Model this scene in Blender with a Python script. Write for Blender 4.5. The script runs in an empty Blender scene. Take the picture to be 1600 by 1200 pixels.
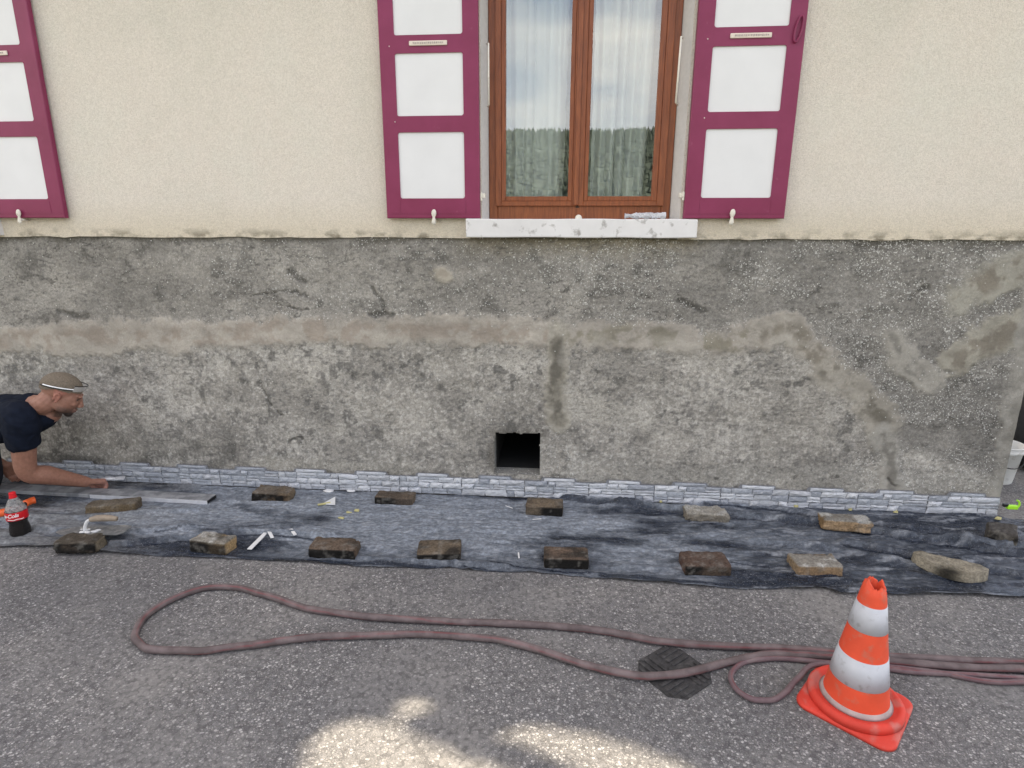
import bpy, bmesh, math, random
import numpy as np
from mathutils import Vector, Matrix
R = math.radians
random.seed(7)
rng = np.random.default_rng(7)
sc = bpy.context.scene
col = sc.collection

# ------------------------------------------------------------------ camera
CAM = np.array([0.0, -3.594, 1.702])
FPX, PITCH, YAW, ROLL = 903.1, R(14.1356), R(4.7078), R(0.2107)
fw = np.array([-math.sin(YAW)*math.cos(PITCH), math.cos(YAW)*math.cos(PITCH), -math.sin(PITCH)])
r0 = np.array([math.cos(YAW), math.sin(YAW), 0.0]); u0 = np.cross(r0, fw)
rt = r0*math.cos(ROLL) + u0*math.sin(ROLL); up = -r0*math.sin(ROLL) + u0*math.cos(ROLL)
cd = bpy.data.cameras.new('camera'); cam = bpy.data.objects.new('camera', cd); col.objects.link(cam)
cd.sensor_width = 36; cd.lens = FPX/1600*36; cd.clip_start = 0.05; cd.clip_end = 3000
cam.matrix_world = Matrix(((rt[0], up[0], -fw[0], CAM[0]), (rt[1], up[1], -fw[1], CAM[1]),
                           (rt[2], up[2], -fw[2], CAM[2]), (0, 0, 0, 1)))
sc.camera = cam

# ------------------------------------------------------------------ light
SUN_EL, SUN_AZ = R(52), R(60)            # the sun stands behind the house, to the right (az from +Y towards +X)
SD = Vector((math.sin(SUN_AZ)*math.cos(SUN_EL), math.cos(SUN_AZ)*math.cos(SUN_EL), math.sin(SUN_EL)))
sd = bpy.data.lights.new('sun', 'SUN'); sun = bpy.data.objects.new('sun', sd); col.objects.link(sun)
sd.energy = 5.0; sd.angle = R(0.55); sd.color = (1, 0.88, 0.68)
sun.rotation_euler = (-SD).to_track_quat('-Z', 'Y').to_euler()
w = bpy.data.worlds.new('World'); sc.world = w; w.use_nodes = True
nt = w.node_tree; bg = nt.nodes['Background']; bg.inputs[1].default_value = 0.112
sky = nt.nodes.new('ShaderNodeTexSky'); sky.sky_type = 'NISHITA'; sky.sun_disc = False
sky.sun_elevation = SUN_EL; sky.sun_rotation = SUN_AZ; sky.air_density = 1.0; sky.dust_density = 1.5
tc = nt.nodes.new('ShaderNodeTexCoord'); mp = nt.nodes.new('ShaderNodeMapping'); mp.inputs['Scale'].default_value = (1, 1, 2.6)
nz = nt.nodes.new('ShaderNodeTexNoise'); nz.inputs['Scale'].default_value = 2.3; nz.inputs['Detail'].default_value = 7
rp = nt.nodes.new('ShaderNodeValToRGB'); rp.color_ramp.elements[0].position = 0.41; rp.color_ramp.elements[1].position = 0.68
mx = nt.nodes.new('ShaderNodeMix'); mx.data_type = 'RGBA'; mx.inputs[7].default_value = (10.4, 9.3, 8.0, 1)
nt.links.new(tc.outputs['Generated'], mp.inputs[0]); nt.links.new(mp.outputs[0], nz.inputs[0])
nt.links.new(nz.outputs[0], rp.inputs[0]); nt.links.new(rp.outputs[0], mx.inputs[0])
nt.links.new(sky.outputs[0], mx.inputs[6]); nt.links.new(mx.outputs[2], bg.inputs[0])
sc.view_settings.view_transform = 'Standard'; sc.view_settings.look = 'None'
sc.view_settings.exposure = 1.66; sc.view_settings.gamma = 1.0; sc.view_settings.use_curve_mapping = False

# ------------------------------------------------------------------ helpers
def ray(px, py): return fw + (px-800)/FPX*rt + (600-py)/FPX*up
def W(px, py, y=0.0):                    # point of the vertical plane y seen at a place of the photo
    d = ray(px, py); return Vector(CAM + d*((y-CAM[1])/d[1]))
def G(px, py, z=0.0):                    # point of the ground
    d = ray(px, py); return Vector(CAM + d*((z-CAM[2])/d[2]))
def lin(r, g, b):
    f = lambda c: (c/255/12.92 if c/255 <= 0.04045 else ((c/255+0.055)/1.055)**2.4)
    return (f(r), f(g), f(b), 1)
def tag(o, label=None, cat=None, group=None, kind=None):
    if label: o['label'] = label
    if cat: o['category'] = cat
    if group: o['group'] = group
    if kind: o['kind'] = kind
    return o
def empty(name, loc=(0, 0, 0), rz=0.0):
    o = bpy.data.objects.new(name, None); col.objects.link(o); o.location = loc; o.rotation_euler.z = rz
    o.empty_display_size = 0.1
    return o
def link(name, me, mat=None, parent=None, smooth=False):
    if mat is not None and not me.materials: me.materials.append(mat)
    if smooth: me.shade_smooth()
    o = bpy.data.objects.new(name, me); col.objects.link(o)
    if parent is not None: o.parent = parent
    return o
def mesh(name, verts, faces): 
    me = bpy.data.meshes.new(name); me.from_pydata([tuple(v) for v in verts], [], faces); me.update(); return me
def bmobj(name, bm, mat, parent=None, smooth=False):
    me = bpy.data.meshes.new(name); bm.to_mesh(me); bm.free(); return link(name, me, mat, parent, smooth)
def box(bm, x0, x1, y0, y1, z0, z1, bev=0.0, seg=1):
    r = bmesh.ops.create_cube(bm, size=1)
    bmesh.ops.scale(bm, vec=(x1-x0, y1-y0, z1-z0), verts=r['verts'])
    bmesh.ops.translate(bm, vec=((x0+x1)/2, (y0+y1)/2, (z0+z1)/2), verts=r['verts'])
    if bev > 0:
        es = list({e for v in r['verts'] for e in v.link_edges})
        bmesh.ops.bevel(bm, geom=es, offset=bev, segments=seg, profile=0.5, affect='EDGES')
def boxo(name, x0, x1, y0, y1, z0, z1, mat, parent=None, bev=0.0, seg=1):
    bm = bmesh.new(); box(bm, x0, x1, y0, y1, z0, z1, bev, seg); return bmobj(name, bm, mat, parent)
def tube_mesh(name, pts, rad, n=10, cap=True):
    P = [Vector(p) for p in pts]; m = len(P); V = []; F = []
    rad = rad if hasattr(rad, '__len__') else [rad]*m
    nrm = None
    for i, p in enumerate(P):
        t = (P[min(i+1, m-1)]-P[max(i-1, 0)]).normalized()
        if nrm is None: nrm = t.orthogonal().normalized() if abs(t.z) > .9 else Vector((0, 0, 1)).cross(t).normalized()
        nrm = (nrm - t*nrm.dot(t)).normalized(); b = t.cross(nrm)
        for k in range(n):
            a = 2*math.pi*k/n; V.append(p+(nrm*math.cos(a)+b*math.sin(a))*rad[i])
    for i in range(m-1):
        for k in range(n): F.append((i*n+k, i*n+(k+1) % n, (i+1)*n+(k+1) % n, (i+1)*n+k))
    if cap: F.append(tuple(range(n-1, -1, -1))); F.append(tuple((m-1)*n+k for k in range(n)))
    return mesh(name, V, F)
def lathe_mesh(name, prof, n=40, close=False):
    V = []; F = []; m = len(prof)
    for r, z in prof:
        for k in range(n):
            a = 2*math.pi*k/n; V.append((r*math.cos(a), r*math.sin(a), z))
    for i in range(m-1 if not close else m):
        for k in range(n):
            a, b = i*n, ((i+1) % m)*n
            F.append((a+k, a+(k+1) % n, b+(k+1) % n, b+k))
    if not close:
        if prof[0][0] > 1e-6: F.append(tuple(range(n-1, -1, -1)))
        if prof[-1][0] > 1e-6: F.append(tuple((m-1)*n+k for k in range(n)))
    return mesh(name, V, F)
def crom(pts, per=10):                   # Catmull-Rom through points
    P = [Vector(p) for p in pts]; P = [P[0]*2-P[1]]+P+[P[-1]*2-P[-2]]; out = []
    for i in range(1, len(P)-2):
        for k in range(per):
            t = k/per; a, b, c, d = P[i-1:i+3]
            out.append(0.5*((2*b)+(c-a)*t+(2*a-5*b+4*c-d)*t*t+(3*b-a-3*c+d)*t**3))
    out.append(P[-2]); return out
# value noise on arrays
_lat = np.random.default_rng(11).random((256, 256))
def vn(x, y, s=0):
    x = np.asarray(x, float)+s*17.31; y = np.asarray(y, float)+s*9.77
    xi = np.floor(x).astype(int); yi = np.floor(y).astype(int); fx = x-xi; fy = y-yi
    fx = fx*fx*(3-2*fx); fy = fy*fy*(3-2*fy)
    a = _lat[xi & 255, yi & 255]; b = _lat[(xi+1) & 255, yi & 255]; c = _lat[xi & 255, (yi+1) & 255]; d = _lat[(xi+1) & 255, (yi+1) & 255]
    return (a*(1-fx)+b*fx)*(1-fy)+(c*(1-fx)+d*fx)*fy
def fbm(x, y, s=0, o=5):
    t = 0; a = 0.5; n = 0
    for i in range(o): t = t+a*vn(x*2**i, y*2**i, s+i*3); n += a; a *= .55
    return t/n
def sst(a, b, x): t = np.clip((x-a)/(b-a), 0, 1); return t*t*(3-2*t)
def segd(X, Y, pts):
    d = np.full(X.shape, 1e9)
    for (ax, ay), (bx, by) in zip(pts[:-1], pts[1:]):
        ux, uy = bx-ax, by-ay; L = ux*ux+uy*uy+1e-12
        t = np.clip(((X-ax)*ux+(Y-ay)*uy)/L, 0, 1)
        d = np.minimum(d, np.hypot(X-ax-t*ux, Y-ay-t*uy))
    return d
def mixc(a, b, t): return a*(1-t[..., None])+np.array(b)*t[..., None]
def setcol(me, rgb, name='Col'):
    at = me.color_attributes.new(name, 'FLOAT_COLOR', 'POINT')
    c = np.ones((len(me.vertices), 4), np.float32); c[:, :3] = rgb; at.data.foreach_set('color', c.ravel())
def setval(me, v, name):
    at = me.attributes.new(name, 'FLOAT', 'POINT'); at.data.foreach_set('value', np.asarray(v, np.float32).ravel())
def grid_mesh(name, P, keep=None):       # P: (m,n,3)
    m, n, _ = P.shape; idx = np.arange(m*n).reshape(m, n)
    q = np.stack([idx[:-1, :-1], idx[:-1, 1:], idx[1:, 1:], idx[1:, :-1]], -1)
    q = q[keep] if keep is not None else q.reshape(-1, 4)
    me = bpy.data.meshes.new(name); me.vertices.add(m*n); me.vertices.foreach_set('co', P.astype(np.float32).ravel())
    me.loops.add(q.size); me.loops.foreach_set('vertex_index', q.ravel().astype(np.int32))
    me.polygons.add(len(q)); me.polygons.foreach_set('loop_start', np.arange(0, q.size, 4, dtype=np.int32))
    me.update(calc_edges=True); me.validate(); return me
def coords(me):
    a = np.empty(len(me.vertices)*3, np.float32); me.vertices.foreach_get('co', a); return a.reshape(-1, 3).astype(float)

# ------------------------------------------------------------------ materials
class NM:
    def __init__(s, name, rough=0.8, colr=(0.5, 0.5, 0.5, 1), spec=0.4, metal=0.0):
        s.m = bpy.data.materials.new(name); s.m.use_nodes = True; s.t = s.m.node_tree; s.b = s.t.nodes['Principled BSDF']
        s.b.inputs['Base Color'].default_value = colr; s.b.inputs['Roughness'].default_value = rough
        s.b.inputs['Specular IOR Level'].default_value = spec; s.b.inputs['Metallic'].default_value = metal
        s.co = s.n('ShaderNodeTexCoord').outputs['Object']
    def n(s, t): return s.t.nodes.new(t)
    def l(s, a, b): s.t.links.new(a, b)
    def put(s, sock, v):
        if hasattr(v, 'is_output') or isinstance(v, bpy.types.NodeSocket): s.l(v, sock)
        elif v is not None: sock.default_value = v
    def noise(s, scale, detail=4, stretch=None, rough=0.55, seed=0):
        n = s.n('ShaderNodeTexNoise'); n.inputs['Scale'].default_value = scale; n.inputs['Detail'].default_value = detail; n.inputs['Roughness'].default_value = rough
        mp = s.n('ShaderNodeMapping'); mp.inputs['Location'].default_value = (seed*3.7, seed*1.3, seed*2.1)
        if stretch: mp.inputs['Scale'].default_value = stretch
        s.l(s.co, mp.inputs[0]); s.l(mp.outputs[0], n.inputs[0]); return n.outputs[0]
    def voro(s, scale, feature='F1', stretch=None, rand=1.0):
        n = s.n('ShaderNodeTexVoronoi'); n.feature = feature; n.inputs['Scale'].default_value = scale; n.inputs['Randomness'].default_value = rand
        if stretch:
            mp = s.n('ShaderNodeMapping'); mp.inputs['Scale'].default_value = stretch; s.l(s.co, mp.inputs[0]); s.l(mp.outputs[0], n.inputs[0])
        else: s.l(s.co, n.inputs[0])
        return n
    def ramp(s, v, stops, interp='LINEAR'):
        r = s.n('ShaderNodeValToRGB'); r.color_ramp.interpolation = interp; e = r.color_ramp.elements
        while len(e) < len(stops): e.new(0.5)
        for k, (p, c) in zip(e, stops): k.position = p; k.color = c if hasattr(c, '__len__') else (c, c, c, 1)
        s.l(v, r.inputs[0]); return r.outputs[0]
    def mix(s, f, a, b, blend='MIX'):
        m = s.n('ShaderNodeMix'); m.data_type = 'RGBA'; m.blend_type = blend
        s.put(m.inputs[0], f); s.put(m.inputs[6], a); s.put(m.inputs[7], b); return m.outputs[2]
    def math(s, op, a, b=None, clamp=False):
        m = s.n('ShaderNodeMath'); m.operation = op; m.use_clamp = clamp; s.put(m.inputs[0], a)
        if b is not None: s.put(m.inputs[1], b)
        return m.outputs[0]
    def attr(s, name):
        a = s.n('ShaderNodeAttribute'); a.attribute_name = name; return a
    def bump(s, h, strength=0.5, dist=0.01, prev=None):
        b = s.n('ShaderNodeBump'); b.inputs['Strength'].default_value = strength; b.inputs['Distance'].default_value = dist
        s.l(h, b.inputs['Height']); 
        if prev is not None: s.l(prev, b.inputs['Normal'])
        s.l(b.outputs[0], s.b.inputs['Normal']); return b.outputs[0]
    def base(s, c): s.put(s.b.inputs['Base Color'], c); return s
    def rgh(s, v): s.put(s.b.inputs['Roughness'], v); return s

def simple(name, c, rough=0.6, var=0.15, scale=30, spec=0.4, bump=0.0, metal=0.0, dirt=None):
    k = NM(name, rough, c, spec, metal)
    d = tuple(x*(1-var) for x in c[:3])+(1,); b = tuple(min(1, x*(1+var)) for x in c[:3])+(1,)
    cc = k.ramp(k.noise(scale, 6), [(0.3, d), (0.7, b)])
    if dirt: cc = k.mix(k.ramp(k.noise(dirt[1], 8, seed=4), [(dirt[2], 0.0), (dirt[2]+0.12, dirt[3])]), cc, dirt[0])
    k.base(cc)
    if bump: k.bump(k.noise(scale*6, 4), bump, 0.004)
    return k.m

# cream render
k = NM('cream_render', 0.93, spec=0.15)
c = k.ramp(k.noise(1.1, 6, rough=0.62), [(0.3, (0.74, 0.695, 0.61, 1)), (0.5, (0.82, 0.75, 0.665, 1)), (0.72, (0.79, 0.755, 0.67, 1))])
sepz = k.n('ShaderNodeSeparateXYZ'); k.l(k.co, sepz.inputs[0])
lowz = k.math('SUBTRACT', 1.93, sepz.outputs[2]); lowz = k.math('MULTIPLY', lowz, 5.0, True)
c = k.mix(k.math('MULTIPLY', lowz, 0.55), c, (0.68, 0.59, 0.43, 1))
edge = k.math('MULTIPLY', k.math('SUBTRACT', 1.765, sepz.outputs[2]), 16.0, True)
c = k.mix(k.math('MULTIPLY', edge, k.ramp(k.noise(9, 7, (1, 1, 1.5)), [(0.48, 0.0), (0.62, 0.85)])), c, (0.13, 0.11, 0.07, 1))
g = k.noise(190, 4, rough=0.7)
c = k.mix(1.0, c, k.ramp(k.noise(105, 5, seed=7, rough=0.75), [(0.36, (0.86, 0.85, 0.83, 1)), (0.6, (1.04, 1.04, 1.04, 1))]), 'MULTIPLY')
c = k.mix(k.ramp(g, [(0.38, 0.55), (0.49, 0.0)]), c, (0.46, 0.42, 0.36, 1))
pit = k.ramp(k.voro(150).outputs[0], [(0.0, 1.0), (0.16, 0.0)])
pit = k.math('MULTIPLY', pit, k.ramp(k.noise(30, 3, seed=2), [(0.5, 0.0), (0.62, 1.0)]))
c = k.mix(k.math('MULTIPLY', pit, 0.6), c, (0.22, 0.2, 0.16, 1))
k.base(c); nb = k.bump(g, 0.8, 0.008); k.bump(k.noise(110, 3, seed=5), 0.55, 0.009, nb)
M_cream = k.m
M_reveal = simple('smooth_reveal_plaster', (0.56, 0.54, 0.52, 1), 0.8, 0.06, 40, bump=0.1)

# grey cement plinth: colour and aggregate density come with the mesh
k = NM('cement_plinth', 0.95, spec=0.15)
c = k.attr('Col').outputs['Color']
f1 = k.noise(260, 4)
ro = k.math('SUBTRACT', 1.0, k.math('MULTIPLY', k.attr('smooth').outputs['Fac'], 0.75))
c = k.mix(ro, c, k.ramp(f1, [(0.3, (0.66, 0.66, 0.66, 1)), (0.7, (1.3, 1.3, 1.3, 1))]), 'MULTIPLY')
c = k.mix(ro, c, k.ramp(k.noise(70, 6, seed=8), [(0.32, (0.78, 0.78, 0.78, 1)), (0.68, (1.2, 1.2, 1.2, 1))]), 'MULTIPLY')
sp = k.attr('speck').outputs['Fac']
v = k.voro(125); vr = k.n('ShaderNodeSeparateColor'); k.l(v.outputs['Color'], vr.inputs[0])
dot = k.math('LESS_THAN', v.outputs['Distance'], k.math('MULTIPLY', vr.outputs[0], 0.62))
dot = k.math('MULTIPLY', dot, k.math('LESS_THAN', vr.outputs[1], k.math('MULTIPLY', sp, 0.8)))
pebc = k.ramp(vr.outputs[2], [(0.0, (0.24, 0.23, 0.21, 1)), (0.5, (0.44, 0.43, 0.40, 1)), (1.0, (0.72, 0.71, 0.67, 1))])
c = k.mix(k.math('MULTIPLY', dot, 0.8), c, pebc)
k.base(c)
nb = k.bump(f1, 0.45, 0.006); nb = k.bump(k.noise(60, 6, seed=3), 0.4, 0.01, nb); k.bump(dot, 0.5, 0.004, nb)
M_plinth = k.m

# asphalt with pale exposed aggregate
k = NM('worn_asphalt', 0.9, spec=0.25)
c = k.ramp(k.noise(240, 5), [(0.3, (0.060, 0.059, 0.061, 1)), (0.7, (0.235, 0.231, 0.229, 1))])
v = k.voro(92, stretch=(1, 1.25, 1)); vr = k.n('ShaderNodeSeparateColor'); k.l(v.outputs['Color'], vr.inputs[0])
big = k.noise(1.3, 5)
dens = k.ramp(big, [(0.35, 0.6), (0.62, 0.95)])
dot = k.math('MULTIPLY', k.math('LESS_THAN', v.outputs['Distance'], k.math('ADD', k.math('MULTIPLY', vr.outputs[0], 0.36), 0.22)), k.math('LESS_THAN', vr.outputs[1], dens))
pc = k.ramp(vr.outputs[2], [(0.0, (0.12, 0.115, 0.11, 1)), (0.4, (0.20, 0.195, 0.19, 1)), (0.8, (0.30, 0.295, 0.285, 1)), (1.0, (0.52, 0.51, 0.49, 1))])
c = k.mix(k.math('MULTIPLY', dot, 0.85), c, pc)
v2 = k.voro(135); vr2 = k.n('ShaderNodeSeparateColor'); k.l(v2.outputs['Color'], vr2.inputs[0])
dot2 = k.math('MULTIPLY', k.math('LESS_THAN', v2.outputs['Distance'], 0.34), k.math('LESS_THAN', vr2.outputs[1], 0.6))
c = k.mix(k.math('MULTIPLY', dot2, 0.7), c, k.ramp(vr2.outputs[2], [(0, (0.14, 0.13, 0.12, 1)), (1, (0.42, 0.4, 0.38, 1))]))
dust = k.ramp(k.noise(1.9, 8, seed=6, rough=0.62), [(0.46, 0.0), (0.66, 0.8)])
c = k.mix(dust, c, (0.215, 0.209, 0.200, 1))
c = k.mix(1.0, c, k.ramp(k.noise(0.9, 4, seed=9), [(0.3, (0.82, 0.82, 0.84, 1)), (0.7, (1.14, 1.12, 1.1, 1))]), 'MULTIPLY')
c = k.mix(1.0, c, k.ramp(k.noise(42, 6, seed=14, rough=0.7), [(0.35, (0.78, 0.78, 0.78, 1)), (0.65, (1.22, 1.22, 1.22, 1))]), 'MULTIPLY')
c = k.mix(k.ramp(k.voro(60).outputs[0], [(0.55, 0.0), (0.78, 0.42)]), c, (0.045, 0.044, 0.045, 1))
c = k.mix(1.0, c, (0.99, 0.985, 0.995, 1), 'MULTIPLY')
k.base(c); nb = k.bump(k.noise(240, 4), 0.6, 0.005); k.bump(k.math('ADD', dot, dot2), 0.55, 0.004, nb)
M_asphalt = k.m

k = NM('dusty_plastic_sheet', 0.5, spec=0.22)
c = k.mix(1.0, k.attr('Col').outputs['Color'], k.ramp(k.noise(55, 6), [(0.3, (0.7, 0.7, 0.7, 1)), (0.7, (1.35, 1.35, 1.35, 1))]), 'MULTIPLY')
c = k.mix(1.0, c, k.ramp(k.noise(22, 8, (1, 2.6, 1), 0.72, seed=11), [(0.36, (0.58, 0.59, 0.61, 1)), (0.64, (1.4, 1.38, 1.36, 1))]), 'MULTIPLY')
c = k.mix(k.ramp(k.noise(150, 4, seed=3), [(0.58, 0.0), (0.72, 0.5)]), c, (0.30, 0.31, 0.33, 1))
k.base(c); k.rgh(k.ramp(k.attr('dust').outputs['Fac'], [(0.05, 0.22), (0.6, 0.85)]))
nb = k.bump(k.noise(26, 6, (1, 2.2, 1)), 0.35, 0.02); k.bump(k.noise(120, 4), 0.3, 0.004, nb)
M_tarp = k.m

k = NM('brick_surface', 0.92, spec=0.2)
c = k.mix(1.0, k.attr('Col').outputs['Color'], k.ramp(k.noise(90, 6), [(0.3, (0.6, 0.6, 0.6, 1)), (0.7, (1.4, 1.4, 1.4, 1))]), 'MULTIPLY')
k.base(c); nb = k.bump(k.noise(140, 5), 0.6, 0.006); k.bump(k.noise(45, 5), 0.4, 0.008, nb)
M_brick = k.m

def stone_mat(i, a, b):
    k = NM('stone_face_grey', 0.75, spec=0.3)
    c = k.ramp(k.noise(26, 7, (1, 1, 3.2), seed=i), [(0.33, a), (0.62, b)])
    c = k.mix(k.ramp(k.noise(90, 5, (1, 1, 2.5), seed=i+5), [(0.56, 0.0), (0.7, 0.7)]), c, (0.60, 0.60, 0.62, 1))
    c = k.mix(k.ramp(k.noise(60, 5, (1, 1, 3), seed=i+9), [(0.32, 0.6), (0.42, 0.0)]), c, (0.16, 0.165, 0.185, 1))
    c = k.mix(1.0, c, (1.03, 1.055, 1.07, 1), 'MULTIPLY')
    k.base(c); k.bump(k.noise(70, 6, (1, 1, 2.6), seed=i), 0.6, 0.008); return k.m
M_stones = [stone_mat(0, (0.27, 0.28, 0.31, 1), (0.40, 0.41, 0.44, 1)), stone_mat(1, (0.38, 0.39, 0.41, 1), (0.52, 0.52, 0.55, 1)),
            stone_mat(2, (0.20, 0.21, 0.24, 1), (0.33, 0.34, 0.37, 1)), stone_mat(3, (0.43, 0.43, 0.45, 1), (0.56, 0.56, 0.58, 1)),
            stone_mat(4, (0.32, 0.32, 0.34, 1), (0.47, 0.47, 0.49, 1))]
M_backing = simple('panel_backing', (0.17, 0.175, 0.19, 1), 0.85, 0.25, 60)

k = NM('plum_shutter_paint', 0.42); c = k.ramp(k.noise(5, 5), [(0.3, lin(122, 36, 72)), (0.7, lin(134, 46, 84))])
c = k.mix(k.ramp(k.noise(28, 7, seed=3), [(0.66, 0.0), (0.74, 0.35)]), c, lin(150, 84, 110)); k.base(c); k.bump(k.noise(40, 5, (3, 3, 0.35)), 0.12, 0.003); M_purple = k.m
M_white = simple('white_shutter_paint', (0.725, 0.72, 0.73, 1), 0.45, 0.035, 4, bump=0.06)
M_sill = simple('peeling_white_sill_paint', (0.70, 0.685, 0.68, 1), 0.6, 0.05, 9, bump=0.15, dirt=((0.26, 0.24, 0.22, 1), 19, 0.585, 0.8))
M_oldwhite = simple('chipped_white_metal_paint', (0.70, 0.66, 0.58, 1), 0.55, 0.1, 40, dirt=((0.3, 0.22, 0.14, 1), 60, 0.6, 0.7))
M_plate = simple('cream_plastic_plate', (0.72, 0.63, 0.55, 1), 0.5, 0.06, 60)
M_plate2 = simple('plate_recess', (0.42, 0.36, 0.33, 1), 0.6, 0.3, 160)
k = NM('brown_woodgrain_frame', 0.42, spec=0.45)
k.base(k.ramp(k.noise(18, 6, (6, 6, 0.5)), [(0.3, lin(112, 58, 32)), (0.7, lin(146, 82, 46))])); k.bump(k.noise(60, 5, (8, 8, 0.5)), 0.15, 0.002)
M_frame = k.m
M_gasket = simple('dark_gasket', (0.02, 0.018, 0.017, 1), 0.6)
k = NM('sheer_curtain', 0.9, (0.93, 0.94, 0.95, 1), 0.1)
tr = k.n('ShaderNodeBsdfTranslucent'); tr.inputs[0].default_value = (0.8, 0.8, 0.78, 1)
tp = k.n('ShaderNodeBsdfTransparent'); ms = k.n('ShaderNodeMixShader'); ms.inputs[0].default_value = 0.15
ms2 = k.n('ShaderNodeMixShader'); ms2.inputs[0].default_value = 0.05
k.l(k.b.outputs[0], ms.inputs[1]); k.l(tr.outputs[0], ms.inputs[2]); k.l(ms.outputs[0], ms2.inputs[1]); k.l(tp.outputs[0], ms2.inputs[2])
k.l(ms2.outputs[0], k.t.nodes['Material Output'].inputs[0]); M_curtain = k.m
k = NM('window_glass'); gl = k.n('ShaderNodeBsdfGlossy'); gl.inputs['Roughness'].default_value = 0.004; gl.inputs[0].default_value = (0.88, 0.94, 1, 1)
tp = k.n('ShaderNodeBsdfTransparent'); tp.inputs[0].default_value = (0.86, 0.9, 0.88, 1)
fr = k.n('ShaderNodeFresnel'); fr.inputs[0].default_value = 1.5
ff = k.math('ADD', k.math('MULTIPLY', fr.outputs[0], 2.2), 0.10, True); ms = k.n('ShaderNodeMixShader'); k.l(ff, ms.inputs[0])
k.l(tp.outputs[0], ms.inputs[1]); k.l(gl.outputs[0], ms.inputs[2]); k.l(ms.outputs[0], k.t.nodes['Material Output'].inputs[0]); M_glass = k.m
M_room = simple('dim_room_plaster', (0.35, 0.33, 0.3, 1), 0.9)
M_tile = simple('clay_roof_tiles', (0.25, 0.10, 0.06, 1), 0.8, 0.3, 12)
M_dark = simple('shaft_shade_black', (0.012, 0.012, 0.012, 1), 0.95)  # near black: the darkness inside the shaft is put into its colour
M_orange = simple('faded_orange_rubber', lin(214, 78, 48), 0.65, 0.12, 9, bump=0.1, dirt=((0.36, 0.17, 0.12, 1), 26, 0.57, 0.45))
M_orange_base = simple('scuffed_orange_rubber', lin(198, 60, 46), 0.7, 0.14, 8, bump=0.12, dirt=((0.36, 0.24, 0.21, 1), 11, 0.52, 0.42))
M_band = simple('reflective_white_band', lin(182, 184, 190), 0.45, 0.1, 10, dirt=((0.27, 0.26, 0.26, 1), 30, 0.58, 0.6))
M_dust = simple('dusty_rubber_collar', (0.36, 0.30, 0.285, 1), 0.85, 0.2, 20)
M_iron = simple('dark_cast_iron', (0.045, 0.043, 0.044, 1), 0.75, 0.35, 60, bump=0.3, metal=0.2, dirt=((0.15, 0.145, 0.14, 1), 24, 0.55, 0.4))
k = NM('dusty_rubber_hose', 0.75, spec=0.3)
c = k.mix(k.ramp(k.noise(14, 6), [(0.4, 0.1), (0.68, 0.7)]), k.attr('Col').outputs['Color'], (0.21, 0.165, 0.165, 1))
k.base(c); k.bump(k.noise(160, 4), 0.25, 0.003); M_hose = k.m
M_tyre = simple('black_rubber', (0.018, 0.018, 0.018, 1), 0.8, bump=0.2)
M_bucket = simple('white_bucket_plastic', (0.72, 0.72, 0.70, 1), 0.45, 0.05, 14, dirt=((0.4, 0.38, 0.35, 1), 18, 0.58, 0.6))
M_alu = simple('dull_aluminium', (0.33, 0.335, 0.35, 1), 0.55, 0.12, 20, metal=0.35, dirt=((0.17, 0.175, 0.185, 1), 12, 0.45, 0.8))
M_aluf = simple('bright_aluminium_edge', (0.62, 0.625, 0.65, 1), 0.5, 0.1, 30, metal=0.3)
M_steel = simple('worn_steel', (0.24, 0.245, 0.25, 1), 0.45, 0.2, 30, metal=0.6, dirt=((0.42, 0.41, 0.39, 1), 30, 0.5, 0.8))
M_mortar = simple('white_dried_adhesive', (0.62, 0.62, 0.62, 1), 0.9, 0.1, 60, bump=0.4)
M_woodgrip = simple('dusty_wood_grip', (0.26, 0.21, 0.16, 1), 0.8, 0.2, 40)
M_whitebit = simple('white_plastic_offcut', (0.66, 0.66, 0.66, 1), 0.6, 0.05, 30)
M_yellow = simple('pale_yellow_foam', (0.46, 0.42, 0.20, 1), 0.85, 0.2, 60)
M_lime = simple('lime_green_plastic', (0.35, 0.72, 0.03, 1), 0.45, 0.1, 30)
M_tool = simple('orange_tool_plastic', (0.78, 0.13, 0.03, 1), 0.4, 0.08, 20)
M_wrap = simple('clear_plastic_wrap', (0.52, 0.52, 0.55, 1), 0.3, 0.15, 40, bump=0.3)
M_denim = simple('dark_work_trousers', (0.012, 0.014, 0.022, 1), 0.9, 0.25, 60, bump=0.2)
k = NM('navy_cotton', 0.9, spec=0.15); k.base(k.ramp(k.noise(30, 5), [(0.3, (0.0045, 0.0068, 0.014, 1)), (0.7, (0.0075, 0.011, 0.022, 1))])); k.bump(k.noise(420, 3), 0.2, 0.002); M_navy = k.m
k = NM('skin', 0.55, spec=0.35); k.b.inputs['Subsurface Weight'].default_value = 0.08; k.b.inputs['Subsurface Radius'].default_value = (0.012, 0.005, 0.003)
k.base(k.mix(1.0, k.attr('Col').outputs['Color'], k.ramp(k.noise(60, 6), [(0.3, (0.86, 0.84, 0.82, 1)), (0.7, (1.12, 1.12, 1.12, 1))]), 'MULTIPLY'))
k.bump(k.noise(300, 3), 0.12, 0.002); M_skin = k.m
M_eye = simple('shaded_eye', (0.09, 0.06, 0.05, 1), 0.3)
M_hair = simple('cropped_greyish_hair', (0.16, 0.13, 0.098, 1), 0.9, 0.3, 160, bump=0.5)
M_black = simple('black_plastic', (0.012, 0.012, 0.012, 1), 0.4)
M_shoe = simple('black_work_shoe', (0.02, 0.02, 0.02, 1), 0.7)
k = NM('clear_lens', 0.1); tp = k.n('ShaderNodeBsdfTransparent'); tp.inputs[0].default_value = (0.8, 0.8, 0.8, 1)
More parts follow.
